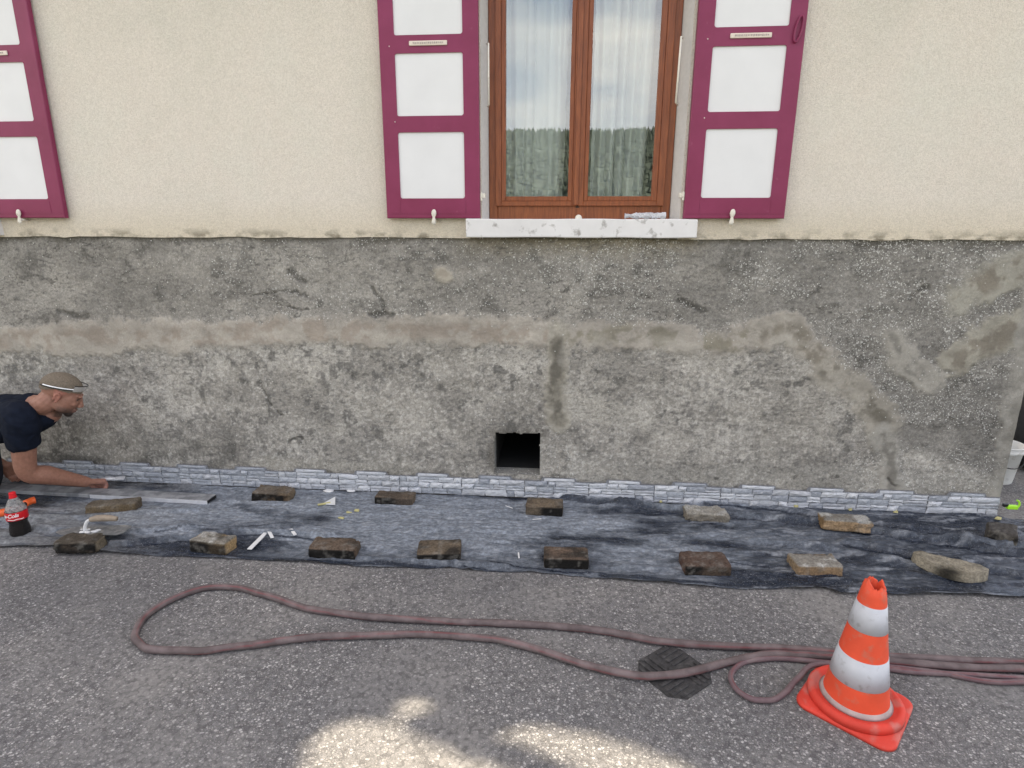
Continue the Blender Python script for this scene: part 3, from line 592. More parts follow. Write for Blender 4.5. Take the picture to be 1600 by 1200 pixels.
# shutters
pz = [W(675, y, -.045).z for y in (310, 206.5, 181, 82.5, 54)]
ph_ = pz[3]-pz[2]
cells = [(pz[0], pz[1]), (pz[2], pz[3]), (pz[4], pz[4]+ph_)]
sh_top = cells[-1][1]+.105
lx, rx = W(626, 310, -.045).x-mid_l, SHW-(W(726.5, 310, -.045).x-mid_l)
def rrect(x0, x1, z0, z1, r, n=5):
    P = []
    for cx, cz, a0 in ((x1-r, z1-r, 0), (x0+r, z1-r, 90), (x0+r, z0+r, 180), (x1-r, z0+r, 270)):
        for q in range(n+1): a = R(a0+90*q/n); P.append((cx+r*math.cos(a), cz+r*math.sin(a)))
    return P
YF, YB, YP = -.048, -.016, -.041          # front, back and panel planes of a shutter
def shutter(xl, mirror, ring):
    lft, rgt = (lx, rx) if not mirror else (rx, lx)
    bm = bmesh.new(); x0, x1 = xl, xl+SHW
    bounds = [sh_z0, (cells[0][1]+cells[1][0])/2, (cells[1][1]+cells[2][0])/2, sh_top]
    for kk, (za, zb) in enumerate(cells):
        P = rrect(x0+lft, x1-rgt, za, zb, .013); n = 6
        oc = [(x1, bounds[kk+1]), (x0, bounds[kk+1]), (x0, bounds[kk]), (x1, bounds[kk])]
        vi = [bm.verts.new((p[0], YF, p[1])) for p in P]; vb = [bm.verts.new((p[0], YP+.002, p[1])) for p in P]
        vo = [bm.verts.new((p[0], YF, p[1])) for p in oc]
        N = len(vi)
        for cidx in range(4):
            for q in range(n-1): bm.faces.new((vo[cidx], vi[cidx*n+q+1], vi[cidx*n+q]))
            a = cidx*n+n-1; b = (cidx*n+n) % N
            bm.faces.new((vo[cidx], vo[(cidx+1) % 4], vi[b], vi[a]))
        for q in range(N): bm.faces.new((vi[q], vi[(q+1) % N], vb[(q+1) % N], vb[q]))
    # edges of the board with a small round-over
    e_ = .004
    ring_f = [(x0, sh_z0), (x1, sh_z0), (x1, sh_top), (x0, sh_top)]; ro = [(x0-e_, sh_z0-e_), (x1+e_, sh_z0-e_), (x1+e_, sh_top+e_), (x0-e_, sh_top+e_)]
    A = [bm.verts.new((p[0], YF, p[1])) for p in ring_f]; B = [bm.verts.new((p[0], YF+e_, p[1])) for p in ro]; D = [bm.verts.new((p[0], YB, p[1])) for p in ro]
    for q in range(4):
        bm.faces.new((A[q], A[(q+1) % 4], B[(q+1) % 4], B[q])); bm.faces.new((B[q], B[(q+1) % 4], D[(q+1) % 4], D[q]))
    bm.faces.new(D[::-1]); bmesh.ops.recalc_face_normals(bm, faces=bm.faces)
    s = bmobj('shutter', bm, M_purple, house)
    for za, zb in cells:
        P = rrect(x0+lft-.002, x1-rgt+.002, za-.002, zb+.002, .015)
        link('panel', mesh('panel', [(p[0], YP, p[1]) for p in P], [tuple(range(len(P)))[::-1]]), M_white, s)
    # name plate on the middle rail
    zc = (cells[1][1]+cells[2][0])/2+.002; xc = (x0+lft+x1-rgt)/2+(.0 if not mirror else -.0)
    bm = bmesh.new(); box(bm, xc-.108, xc+.108, YF-.008, YF-.0002, zc-.0125, zc+.0125, .004, 2); bmobj('name_plate', bm, M_plate, s)
    bm = bmesh.new()
    xx = xc-.085
    while xx < xc+.085:
        ww = random.uniform(.004, .011); box(bm, xx, xx+ww, YF-.0092, YF-.0078, zc-.005+random.uniform(0, .002), zc+.004+random.uniform(0, .002)); xx += ww+.003
    bmobj('worn_relief', bm, M_plate2, s)
    # screws
    for sx, sz in ((x0+.055, pz[4]-.055), (x0+.07, pz[2]-.03)):
        bm = bmesh.new(); bmesh.ops.create_uvsphere(bm, u_segments=8, v_segments=5, radius=.0035); bmesh.ops.translate(bm, vec=(sx, YF, sz), verts=bm.verts); bmobj('screw', bm, M_oldwhite, s)
    # strap joints of the bottom rail
    bm = bmesh.new(); box(bm, x0+.01, x1-.01, YF-.0022, YF+.002, sh_z0+.022, sh_z0+.026); bmobj('drip_moulding', bm, M_purple, s)
    for jx in (x0+lft-.004, x1-rgt+.004):
        bm = bmesh.new(); box(bm, jx-.0015, jx+.0015, YF-.0016, YF+.002, sh_z0+.03, cells[0][0]-.012); bmobj('rail_joint', bm, M_purple, s)
    # hinge leaves on the window side
    hx = x1 if not mirror else x0; sg = 1 if not mirror else -1
    for hz in (sh_z0+.125, sh_top-.16):
        bm = bmesh.new(); box(bm, min(hx, hx+sg*.035), max(hx, hx+sg*.035), -.035, -.012, hz-.014, hz+.014, .003)
        box(bm, hx+sg*.012-.006, hx+sg*.012+.006, -.042, -.030, hz-.03, hz+.02, .003); bmobj('hinge', bm, M_oldwhite, s)
    if ring:
        zc2 = W(1248, 46, YF).z; xr = W(1247, 46, YF).x; pts = []
        for q in range(25):
            a = 2*math.pi*q/24; pts.append((xr+.017*math.cos(a)*1.0+.010*math.sin(a), YF-.010, zc2+.062*math.sin(a)))
        link('ring_pull', tube_mesh('ring_pull', pts, .0055, 8, False), M_purple, s, True)
    return s
def shutter_dog(x, z):
    bm = bmesh.new()
    pts = [(x, 0.0, z-.028), (x, -.052, z-.026)]
    me1 = tube_mesh('t', pts, .007, 8); bm.from_mesh(me1)
    prof = [(.0, -.052), (.010, -.050), (.014, -.038), (.010, -.020), (.0075, -.008), (.012, .000), (.016, .012), (.013, .026), (.008, .034), (.0, .037)]
    me2 = lathe_mesh('t', [(r, z_) for r, z_ in prof], 12); b0 = len(bm.verts); bm.from_mesh(me2); bm.verts.ensure_lookup_table()
    for v in bm.verts[b0:]: v.co = Vector((v.co.x+x+.25*v.co.z*.2, v.co.y*.6-.062, v.co.z+z))
    return bmobj('shutter_dog', bm, M_oldwhite, house, True)
for i, o in enumerate(WINS):
    shutter(mid_l+o, False, False); shutter(right_l+o, True, i == 0)
    for px_ in (678, 1144): 
        p = W(px_, 337, -.06); shutter_dog(p.x+o, p.z)
    # thin stay rods on the jambs
    p, q = W(1064, 58, -.02), W(1056, 160, -.05)
    link('shutter_stay', tube_mesh('shutter_stay', [(p.x+o+.012, .0, p.z), (p.x+o, -.03, p.z), (q.x+o, -.05, q.z), (q.x+o+.02, .0, q.z-.004)], .0055, 8), M_oldwhite, house, True)
    p, q = W(763.5, 68, -.02), W(764, 164, -.02)
    link('shutter_stay', tube_mesh('shutter_stay', [(p.x+o-.012, .0, p.z+.004), (p.x+o, -.025, p.z), (q.x+o, -.025, q.z), (q.x+o-.01, .0, q.z-.004)], .0045, 8), M_oldwhite, house, True)
    # round knob for the shutter bolt on the sill
    p = W(904, 340, .02); bm = bmesh.new(); bmesh.ops.create_uvsphere(bm, u_segments=14, v_segments=8, radius=.021); bmesh.ops.scale(bm, vec=(1, .6, 1), verts=bm.verts)
    bmesh.ops.translate(bm, vec=(p.x+o, .02, sill_z1+.006), verts=bm.verts); bmobj('bolt_knob', bm, M_oldwhite, house, True)

# crumpled clear wrapper on the sill
a, b = W(976, 336, 0), W(1040, 336, 0); n = 26; V = []; F = []
for i in range(n):
    t = i/(n-1); x = a.x+(b.x-a.x)*t
    for q in range(10):
        an = 2*math.pi*q/10; rr = .019*(.75+.5*random.random())*(1 if t > .25 else .5+2*abs(t-.12)*1.8)
        V.append((x, .0+rr*math.cos(an), sill_z1+.020+rr*.9*math.sin(an)))
for i in range(n-1):
    for q in range(10): F.append((i*10+q, i*10+(q+1) % 10, (i+1)*10+(q+1) % 10, (i+1)*10+q))
F.append(tuple(range(9, -1, -1))); F.append(tuple((n-1)*10+q for q in range(10)))
tag(link('plastic_wrapper', mesh('plastic_wrapper', V, F), M_wrap), 'crumpled clear plastic wrapper lying on the right end of the white sill', 'wrapper')

# ------------------------------------------------------------------ tarp on the ground
def gpoly(pts): return np.array([(G(a, b).x, G(a, b).y) for a, b in pts])
frontp = gpoly([(-330, 850), (-120, 855), (0, 857), (90, 856), (190, 868), (300, 872), (480, 880), (560, 886), (660, 890), (712, 888), (735, 893), (760, 894), (830, 895), (1000, 911), (1150, 921), (1290, 922), (1312, 930), (1500, 932), (1640, 938), (1800, 944)])
nx_, ny_ = 900, 110
tx = np.linspace(frontp[0, 0], 3.25, nx_)
yf = np.interp(tx, frontp[:, 0], frontp[:, 1])+.006*(vn(tx*14, tx*0, 70)-.5)*2+.004*(vn(tx*45, tx*0, 71)-.5)
yb = np.where(tx < XC-.02, -.022, np.interp(tx, [XC-.02, XC+.03, 3.3], [-.022, -.05, -.02]))
T = np.linspace(0, 1, ny_)
TX = np.repeat(tx[None], ny_, 0); TY = yf[None]*(1-T[:, None])+yb[None]*T[:, None]
n1 = fbm(TX*4, TY*14, 72, 5); n2 = fbm(TX*22, TY*30, 73, 4)
H = .007+.012*sst(.45, .75, n1)+.007*(n2-.2)+.010*sst(.5, .75, fbm(TX*3+TY*9, TY*22-TX*2, 78, 4))*sst(.3, 1.5, TX)
H += .004*sst(.5, .9, fbm(TX*2.2+TY*5, TY*26, 77, 3))
def fold(pts, h, wd, skew=.5):
    global H
    P = gpoly(pts); d = segd(TX+.02*(n1-.5), TY+.03*(n1-.5), [tuple(p) for p in P])
    yl = np.interp(TX, P[:, 0], P[:, 1]); side = TY-yl
    wdd = np.where(side > 0, wd*(1+skew), wd*(1-skew)); H = H+1.9*h*np.exp(-np.abs(d/wdd)**1.5)*(.7+.6*n1)
fold([(860, 781), (960, 791), (1085, 806), (1290, 824), (1420, 845), (1620, 868)], .026, .022, .35)
fold([(1100, 790), (1200, 795), (1330, 820), (1500, 838)], .014, .03, .4)
fold([(1320, 852), (1400, 868), (1470, 880), (1600, 905)], .020, .025, .3)
fold([(1180, 850), (1300, 862), (1400, 880)], .012, .03)
fold([(175, 856), (280, 846), (400, 836), (520, 842)], .018, .016, .5)
fold([(60, 830), (170, 838), (300, 828)], .012, .03)
fold([(560, 876), (700, 884), (790, 889)], .010, .02)
fold([(690, 893), (712, 884), (735, 893)], .016, .012, 0)
fold([(0, 815), (150, 812), (300, 800)], .012, .03)
fold([(1480, 850), (1560, 868), (1640, 876)], .02, .02)
fold([(930, 782), (1010, 791), (1080, 797)], .006, .02)
H *= sst(0, .06, T)[:, None]*.7+.3
H += (.014*sst(.35, .7, fbm(TX*2.6, TX*0, 79, 4)))*np.exp(-(T[:, None]/.035)**2)
dust = sst(.36, .62, fbm(TX*1.7, TY*5, 74)+.24*np.exp(-((TX+.55)/1.7)**2)-.05)*(.4+.6*sst(0.02, .3, T)[:, None])
dust *= sst(1.9, .7, TX)*.78+.22
fold_shade = np.zeros(TX.shape)  # clean plastic creases, blackened to stand for the shade of the folds
for pts, wd in (([(870, 783), (960, 793), (1085, 809), (1290, 828), (1420, 849), (1620, 873)], .020), ([(1320, 856), (1400, 872), (1470, 884), (1600, 909)], .022), ([(1100, 794), (1200, 799), (1330, 823), (1500, 842)], .016),
                ([(175, 860), (280, 850), (400, 841), (520, 846)], .020), ([(560, 880), (700, 888), (790, 893)], .012), ([(940, 903), (1100, 915), (1300, 919), (1500, 928)], .03), ([(380, 876), (520, 880), (680, 888)], .03), ([(1480, 855), (1560, 873), (1640, 881)], .02), ([(900, 776), (1000, 787), (1080, 794)], .012), ([(1040, 868), (1160, 884), (1330, 905)], .010), ([(1360, 838), (1480, 852), (1620, 858)], .012), ([(720, 880), (860, 894), (1000, 904)], .014), ([(180, 868), (300, 866), (420, 874)], .022), ([(240, 836), (330, 826), (420, 824)], .008), ([(1150, 806), (1290, 812), (1430, 826)], .014), ([(1400, 892), (1500, 912), (1640, 922)], .02)):
    P = gpoly(pts); d = segd(TX, TY+.022*(fbm(TX*3, TX*0+P[0, 1]*9, 83, 3)-.5)*2, [tuple(p) for p in P]); ww = wd*(.35+.9*fbm(TX*2.4, TX*0+P[0, 0]*5, 84, 3)); fold_shade = np.maximum(fold_shade, sst(ww, ww*.55, d))
dust = np.clip(dust*(.55+.9*fbm(TX*16, TY*30, 75, 4))*1.1, 0, 1)*(1-.9*fold_shade)  # dust, thinned along the creases to darken them as painted fold shade
CT = np.zeros(TX.shape+(3,)); CT[:] = (0.017, 0.022, 0.034)
CT = mixc(CT, (0.178, 0.198, 0.228), dust)
CT = mixc(CT, (0.25, 0.265, 0.285), (1-fold_shade)*sst(.57, .72, fbm(TX*30, TY*55, 76, 4))*.45*(.25+dust))
CT = mixc(CT, (0.24, 0.255, 0.28), sst(.60, .70, fbm(TX*7+TY*6, TY*38-TX*3, 81, 5))*.55*(1-.6*fold_shade)*sst(.0, 1.2, TX))
CT = mixc(CT, (0.165, 0.165, 0.162), sst(-2.0, -2.9, TX)*sst(.35, .6, n1)*.6)
me = grid_mesh('plastic_sheet', np.stack([TX, TY, H], -1)); setcol(me, CT.reshape(-1, 3)); setval(me, dust, 'dust')
tag(link('plastic_sheet', me, M_tarp, None, True), 'dusty dark blue grey plastic sheet spread along the foot of the wall', 'plastic sheet')
def tarp_h(x, y):
    i = int(np.clip(np.searchsorted(tx, x), 0, nx_-1)); t = (y-yf[i])/(yb[i]-yf[i]); j = int(np.clip(round(t*(ny_-1)), 0, ny_-1))
    return float(H[max(0, j-3):j+4, max(0, i-6):i+7].mean())

# ------------------------------------------------------------------ stone facing strip
strip = empty('stone_facing_strip', (0, 0, 0)); tag(strip, 'low course of grey white stone look facing panels set along the wall base', 'stone facing')
PITCH_P = 0.4262; zlo = .015
xj = W(920, 780, -.03).x                  # a joint
def stone_mesh(w_, h_, d_):
    nx2, nz2 = 5, 3; V = []; F = []; sk = random.uniform(-.009, .009); tp_ = random.uniform(-.20, .20)
    for jz in range(nz2+1):
        for ix in range(nx2+1):
            u, v_ = ix/nx2, jz/nz2; ed = (ix in (0, nx2)) or (jz in (0, nz2))
            x = u*w_+(random.uniform(-.0025, .0025) if 0 < ix < nx2 else random.uniform(-.002, .002))+sk*(v_-.5); z = v_*h_*(1+tp_*(u-.5))+random.uniform(-.0022, .0022)
            V.append((x, -(d_*.45 if ed else d_*random.uniform(.75, 1.35)), z))
    m_ = len(V)
    for jz in range(nz2):
        for ix in range(nx2): a = jz*(nx2+1)+ix; F.append((a, a+1, a+nx2+2, a+nx2+1))
    bd = list(range(0, nx2+1))+[(j+1)*(nx2+1)-1 for j in range(1, nz2+1)]+list(range(nz2*(nx2+1)+nx2-1, nz2*(nx2+1)-1, -1))+[j*(nx2+1) for j in range(nz2-1, 0, -1)]
    for b in bd: V.append((V[b][0], .002, V[b][2]))
    L = len(bd)
    for q in range(L): F.append((bd[(q+1) % L], bd[q], m_+q, m_+(q+1) % L))
    return mesh('stone', V, F)
HR = .122
variants = []
for vv in range(5):
    st = []; rows = [(.002, .046), (.049, .083), (.086, .120)]
    hs = random.uniform(-.006, .006); rows = [(.002, .043+hs), (.046+hs, .082), (.085, .120)]
    for ri, (za, zb) in enumerate(rows):
        x = .001
        while x < PITCH_P-.03:
            w_ = random.uniform(.045, .16); 
            if x+w_ > PITCH_P-.045: w_ = PITCH_P-.001-x
            if random.random() < .3 and w_ > .08:
                hm = (za+zb)/2+random.uniform(-.004, .004)
                st.append((x, za, stone_mesh(w_-.003, hm-za-.002, random.uniform(.004, .008)))); st.append((x, hm, stone_mesh(w_-.003, zb-hm, random.uniform(.004, .009))))
            else: st.append((x, za, stone_mesh(w_-.003, zb-za, random.uniform(.004, .015))))
            x += w_
    st.append((.128, .123, stone_mesh(.20, .020, .007)))
    variants.append(st)
outline = [(0, 0), (PITCH_P-.0015, 0), (PITCH_P-.0015, .123), (.345, .123), (.332, .146), (.118, .146), (.104, .123), (0, .123)]
V = [(p[0], -.008, p[1]) for p in outline]+[(p[0], .0, p[1]) for p in outline]; nO = len(outline)
back_me = mesh('facing_panel', V, [tuple(range(nO))]+[(q, q+nO, (q+1) % nO+nO, (q+1) % nO) for q in range(nO)]); back_me.materials.append(M_backing)
kmin, kmax = -10, 7
xend = W(1567, 800, -.03).x
for kx in range(kmin, kmax+1):
    x0 = xj+kx*PITCH_P
    if x0 > xend-.1: continue
    cut = min(PITCH_P, xend-x0)
    dz = random.uniform(-.0015, .0015); dy = random.uniform(-.002, .002)
    me_b = back_me
    if cut < PITCH_P-.005:
        V = [(min(p[0], cut), -.008, p[1]) for p in outline]+[(min(p[0], cut), 0, p[1]) for p in outline]
        me_b = mesh('facing_panel', V, [tuple(range(nO))]+[(q, q+nO, (q+1) % nO+nO, (q+1) % nO) for q in range(nO)]); me_b.materials.append(M_backing)
    pnl = link('facing_panel', me_b, None, strip); pnl.location = (x0, -.010+dy, zlo+dz)
    vr_ = variants[(kx*3+random.randint(0, 2)) % 5]
    for (sx, sz, sm) in vr_:
        wv = max(v.co.x for v in sm.vertices)
        if sx+wv > cut+.002: continue
        so = bpy.data.objects.new('stone', sm); col.objects.link(so); so.parent = pnl; so.location = (sx, -.0075, sz)
        if not sm.materials: sm.materials.append(M_stones[0])
        darker = kx < -5
        so.material_slots[0].link = 'OBJECT'; so.material_slots[0].material = M_stones[random.choice([0, 2, 2, 4, 0] if darker else [0, 1, 1, 3, 3, 4, 4, 2])]

# lime green clip at the end of the strip
p = W(1576, 793, -.04)
cl_ = empty('line_clip', (xend-.012, -.03, .028)); tag(cl_, 'lime green plastic clip at the right end of the stone facing', 'clip')
bm = bmesh.new(); box(bm, .012, .075, -.030, -.006, .052, .078, .005, 2); bmobj('clip_body', bm, M_lime, cl_)
pts = [(.062+.020*math.cos(a), -.02, .085+.026*math.sin(a)) for a in np.linspace(-1.9, 1.6, 10)]
link('clip_hook', tube_mesh('clip_hook', pts, .006, 8), M_lime, cl_, True)
bm = bmesh.new(); box(bm, -.012, .02, -.026, -.010, .066, .086, .003); bmobj('clip_jaw', bm, M_black, cl_)

# ------------------------------------------------------------------ old bricks
def brick(p0, p1, ytf, ytb, label, body, topc, frontc=None, soot=0.0, sootside=0, mortar=0.0, chip=.006, seed=1, zoff=0.0):
    a, b = G(p0[0], p0[1], .012), G(p1[0], p1[1], .012); L = (b-a).length
    # height from the front top edge, depth from the back top edge
    s1 = W((p0[0]+p1[0])/2, (p0[1]+p1[1])/2, (a.y+b.y)/2).z; h = max(.025, W((p0[0]+p1[0])/2, ytf, (a.y+b.y)/2).z-s1)
    bk = G((p0[0]+p1[0])/2, ytb, .012+h); dep = max(.06, bk.y-(a.y+b.y)/2)
    ang = math.atan2(b.y-a.y, b.x-a.x); rs = np.random.default_rng(seed)
    nx, ny, nz = 22, 12, 8
    bm = bmesh.new(); box(bm, 0, L, 0, dep, 0, h)
    me = bpy.data.meshes.new('old_brick'); 
    bm.free()
    # subdivided box surface
    V = {}; F = []; vl = []
    def vid(i, j, k_):
        if (i, j, k_) not in V: V[(i, j, k_)] = len(vl); vl.append((i/nx, j/ny, k_/nz))
        return V[(i, j, k_)]
    for i in range(nx):
        for j in range(ny):
            F.append((vid(i, j, nz), vid(i+1, j, nz), vid(i+1, j+1, nz), vid(i, j+1, nz))); F.append((vid(i, j, 0), vid(i, j+1, 0), vid(i+1, j+1, 0), vid(i+1, j, 0)))
        for k_ in range(nz):
            F.append((vid(i, 0, k_), vid(i+1, 0, k_), vid(i+1, 0, k_+1), vid(i, 0, k_+1))); F.append((vid(i, ny, k_), vid(i, ny, k_+1), vid(i+1, ny, k_+1), vid(i+1, ny, k_)))
    for j in range(ny):
        for k_ in range(nz):
            F.append((vid(0, j, k_), vid(0, j, k_+1), vid(0, j+1, k_+1), vid(0, j+1, k_))); F.append((vid(nx, j, k_), vid(nx, j+1, k_), vid(nx, j+1, k_+1), vid(nx, j, k_+1)))
    Q = np.array(vl); U = Q.copy()
    P = Q*np.array([L, dep, h])
    # rounded, chipped corners: pull towards an inner box
    rr = .010; inner = np.clip(P, [rr, rr, 0], [L-rr, dep-rr, h-rr]); dv = P-inner; dl = np.linalg.norm(dv, axis=1, keepdims=True)
    P = inner+dv*np.where(dl > rr, rr/np.maximum(dl, 1e-9), 1)
    s = seed*3.1
    nA = fbm(P[:, 0]*22+s, P[:, 1]*22+P[:, 2]*31, seed, 4)-.5; nB = fbm(P[:, 0]*60+P[:, 2]*40, P[:, 1]*60+s, seed+4, 4)-.5
    ctr = np.array([L/2, dep/2, h/2]); nrm = (P-ctr)/np.array([L, dep, h]); nrm /= np.linalg.norm(nrm, axis=1, keepdims=True)
    cn = np.clip((np.abs(U-.5)*2), 0, 1); corner = np.sort(cn, axis=1)[:, 1]
    ch = chip*(2.2*nA+.8*nB)+chip*1.8*np.maximum(0, fbm(P[:, 0]*14+s, P[:, 1]*14+P[:, 2]*14, seed+9, 3)-.5)*-4*(corner > .75)
    P = P+nrm*ch[:, None]; P[:, 2] = np.where(U[:, 2] == 0, 0, np.maximum(P[:, 2], .002))
    nC = fbm(P[:, 0]*18+s, P[:, 1]*18+P[:, 2]*25, seed+12, 5)
    Cc = np.zeros((len(P), 3)); Cc[:] = body
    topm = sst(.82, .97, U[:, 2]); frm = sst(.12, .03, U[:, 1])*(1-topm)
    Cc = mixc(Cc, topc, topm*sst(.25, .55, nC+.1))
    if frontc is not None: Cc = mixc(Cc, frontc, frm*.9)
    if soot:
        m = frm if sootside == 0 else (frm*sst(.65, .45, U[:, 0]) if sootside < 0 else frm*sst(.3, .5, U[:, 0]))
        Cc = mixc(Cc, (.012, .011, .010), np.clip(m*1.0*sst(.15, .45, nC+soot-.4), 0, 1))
        Cc = mixc(Cc, (.03, .026, .022), topm*sst(.55-.2*soot, .7, fbm(P[:, 0]*10+s, P[:, 1]*16, seed+2))*soot)
    if mortar: Cc = mixc(Cc, (.46, .45, .42), topm*sst(.62-.25*mortar, .7-.15*mortar, fbm(P[:, 0]*13+s, P[:, 1]*18, seed+6))*.9)
    Cc = mixc(Cc, (.25, .235, .21), sst(.56, .70, fbm(P[:, 0]*30+s, P[:, 1]*30+P[:, 2]*30, seed+16))*.35)
    Cc *= (.56+.42*nC)[:, None]
    me = mesh('old_brick', P, F); setcol(me, Cc)
    o = link('old_brick', me, M_brick, None, True); o.rotation_euler = (0, 0, ang)
    mid = (a+b)/2; o.location = (a.x, a.y, tarp_h(mid.x, mid.y+dep/2)-.003+zoff); o.rotation_euler.x = rs.uniform(-.02, .02)
    tag(o, label, 'brick', 'old bricks weighing down the plastic sheet'); return o
brn = (.115, .082, .058); och = (.29, .19, .10); pale = (.34, .31, .26); red = (.088, .050, .038); gry = (.17, .155, .135)
brick((133, 807), (213, 800), 789, 776, 'long brown brick behind the trowel handle, beside the aluminium straightedge', (.13, .10, .07), (.15, .125, .095), (.17, .125, .075), chip=.005, seed=3)
brick((393, 783), (450, 786), 770, 757, 'wavy topped brown brick close to the facing, just right of the straightedge end', (.20, .15, .10), (.15, .125, .10), (.16, .11, .07), soot=.3, chip=.011, seed=4)
brick((585, 788), (644, 791), 777, 766, 'brown brick with a pale right end, near the facing left of the cellar hole', (.17, .13, .095), (.13, .10, .075), (.07, .055, .045), soot=.45, sootside=-1, chip=.006, seed=5)
brick((821, 804), (879, 807), 790, 776, 'brown brick with a charred front corner, just below and right of the cellar hole', (.15, .115, .08), (.17, .13, .09), (.12, .095, .07), soot=.6, sootside=1, chip=.006, seed=6)
brick((1073, 815), (1139, 818), 804, 790, 'pale grey tan rough brick under the facing right of the cellar hole', (.23, .20, .16), (.31, .29, .25), (.22, .195, .16), chip=.015, seed=7, mortar=.3)
brick((1285, 832), (1362, 838), 819, 806, 'rounded ochre brick with crumbly grey top, in the wall side row above the cone', och, (.23, .215, .19), (.36, .25, .15), mortar=.5, chip=.014, seed=8)
brick((1538, 851), (1586, 863), 831, 812, 'dark grey weathered brick at the right end of the facing', (.13, .118, .105), (.075, .068, .062), (.14, .128, .112), soot=.2, chip=.010, seed=9)
brick((84, 866), (150, 866), 849, 832, 'dark brown brick at the sheet edge carrying the steel trowel', (.17, .14, .10), (.075, .062, .048), (.075, .055, .042), soot=.35, chip=.009, seed=10)
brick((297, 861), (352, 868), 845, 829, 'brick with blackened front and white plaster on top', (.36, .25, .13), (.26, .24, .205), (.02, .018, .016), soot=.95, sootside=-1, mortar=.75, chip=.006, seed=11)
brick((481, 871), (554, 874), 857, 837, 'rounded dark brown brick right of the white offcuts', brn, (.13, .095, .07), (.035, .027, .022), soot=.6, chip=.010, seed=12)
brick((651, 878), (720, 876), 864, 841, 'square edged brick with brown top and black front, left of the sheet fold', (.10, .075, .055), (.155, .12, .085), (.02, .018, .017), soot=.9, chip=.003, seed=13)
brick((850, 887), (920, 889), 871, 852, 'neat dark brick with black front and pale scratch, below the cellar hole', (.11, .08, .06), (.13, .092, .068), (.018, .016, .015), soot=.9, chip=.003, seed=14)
brick((1070, 899), (1143, 900), 883, 860, 'reddish brown dusty brick in the street side row', red, (.105, .07, .054), (.095, .07, .052), soot=.15, chip=.004, seed=15)
brick((1246, 900), (1318, 901), 884, 863, 'tan brick with pale grey top, behind and left of the cone', (.30, .22, .14), (.25, .23, .20), (.27, .18, .105), chip=.008, seed=16, mortar=.2)
# broad flat stone, its hollow coloured near black
a = G(1424, 884); b = G(1540, 907); L = (b-a).length; n = 26; V = []; F = []
ang = math.atan2(b.y-a.y, b.x-a.x)
out = [(0, .02), (.10, -.025), (.28, -.075), (.52, -.100), (.78, -.085), (.97, -.04), (1.0, .012), (.80, .048), (.48, .058), (.18, .062), (.02, .045)]
ring = crom([(u*L, v_, 0) for u, v_ in out]+[(0, .02*1, 0)], 4)[:-1]; n = len(ring); rr = 7
cx, cy = L*.5, -.005; Cs = []
for j in range(rr+1):
    t = j/rr
    for p in ring:
        q = (p.x-cx, p.y-cy); sc_ = 1-t*.97 if j > 1 else (1.0 if j == 0 else .98)
        x, y = cx+q[0]*sc_, cy+q[1]*sc_; hh = (0 if j == 0 else .052+.014*(vn(x*25, y*25, 3)-.5)+.006*(vn(x*70, y*70, 4)-.5))
        dh = math.hypot((x-L*.44)/.062, (y+.078)/.040); hh = hh-.020*math.exp(-dh**4) if j > 0 else hh
        V.append((x, y, max(hh, .0))); kk = np.array((.225, .20, .155))*(.7+.6*vn(x*40, y*40, 7)); Cs.append(kk*(1-.93*math.exp(-dh**4)))
for j in range(rr):
    for q in range(n): F.append((j*n+q, j*n+(q+1) % n, (j+1)*n+(q+1) % n, (j+1)*n+q))
F.append(tuple(rr*n+q for q in range(n)))
me = mesh('flat_stone', V, F); setcol(me, np.array(Cs)); o = link('flat_stone', me, M_brick, None, True); o.location = (a.x, a.y, .014); o.rotation_euler.z = ang
tag(o, 'long flat tan stone with a dark hollow, on the sheet behind the cone', 'stone')

# ------------------------------------------------------------------ tools and scraps at the left
a, b = G(-140, 763, .012), G(324, 788, .012); d_ = (b-a); L = d_.length
st_ = empty('straightedge', (a.x, a.y, .012), math.atan2(d_.y, d_.x)); tag(st_, 'long grey aluminium straightedge lying along the facing under the reaching hand', 'straightedge')
bk = G(345, 773, .03); dep = .100
bm = bmesh.new(); box(bm, 0, L, .0, dep, .0, .026, .002); bmobj('bar', bm, M_alu, st_)
bm = bmesh.new(); box(bm, L*.62, L+.001, -.003, -.0003, .000, .025); bmobj('front_face', bm, M_aluf, st_)
bm = bmesh.new(); box(bm, L+.0002, L+.003, .004, dep-.004, .003, .023, .001); bmobj('end_cap', bm, M_black, st_)
a, b = G(-60, 771, .05), G(420, 770, .02)
# pencil-like grey stick
a, b = G(48, 795, .016), G(102, 799, .016)
tag(link('wooden_stick', tube_mesh('wooden_stick', [a, a.lerp(b, .8), b], [.009, .009, .0095], 8), M_copper), 'short pale grey stick lying right of the cola bottle', 'stick')
# trowel resting on the dark brick
hb = .050
tA, tB = G(84, 838, hb), G(195, 835, hb)
trw = empty('trowel', (tA.x, tA.y, hb+.012), math.atan2(tB.y-tA.y, tB.x-tA.x)); tag(trw, 'steel plastering trowel with whitened handle laid on a dark brick', 'trowel')
L = (tB-tA).length
bm = bmesh.new(); vs = [bm.verts.new(p) for p in ((0, .02, 0), (.05, -.012, 0), (L-.03, -.03, 0), (L, -.01, 0), (L, .075, 0), (L-.05, .09, 0), (.06, .075, 0), (0, .05, 0))]
f = bm.faces.new(vs); r_ = bmesh.ops.extrude_face_region(bm, geom=[f]); bmesh.ops.translate(bm, vec=(0, 0, .003), verts=[v for v in r_['geom'] if isinstance(v, bmesh.types.BMVert)])
bmesh.ops.recalc_face_normals(bm, faces=bm.faces); bmobj('blade', bm, M_steel, trw)
tang = crom([(L*.40, .03, .003), (L*.41, .03, .03), (L*.46, .03, .062), (L*.54, .03, .072)], 6)
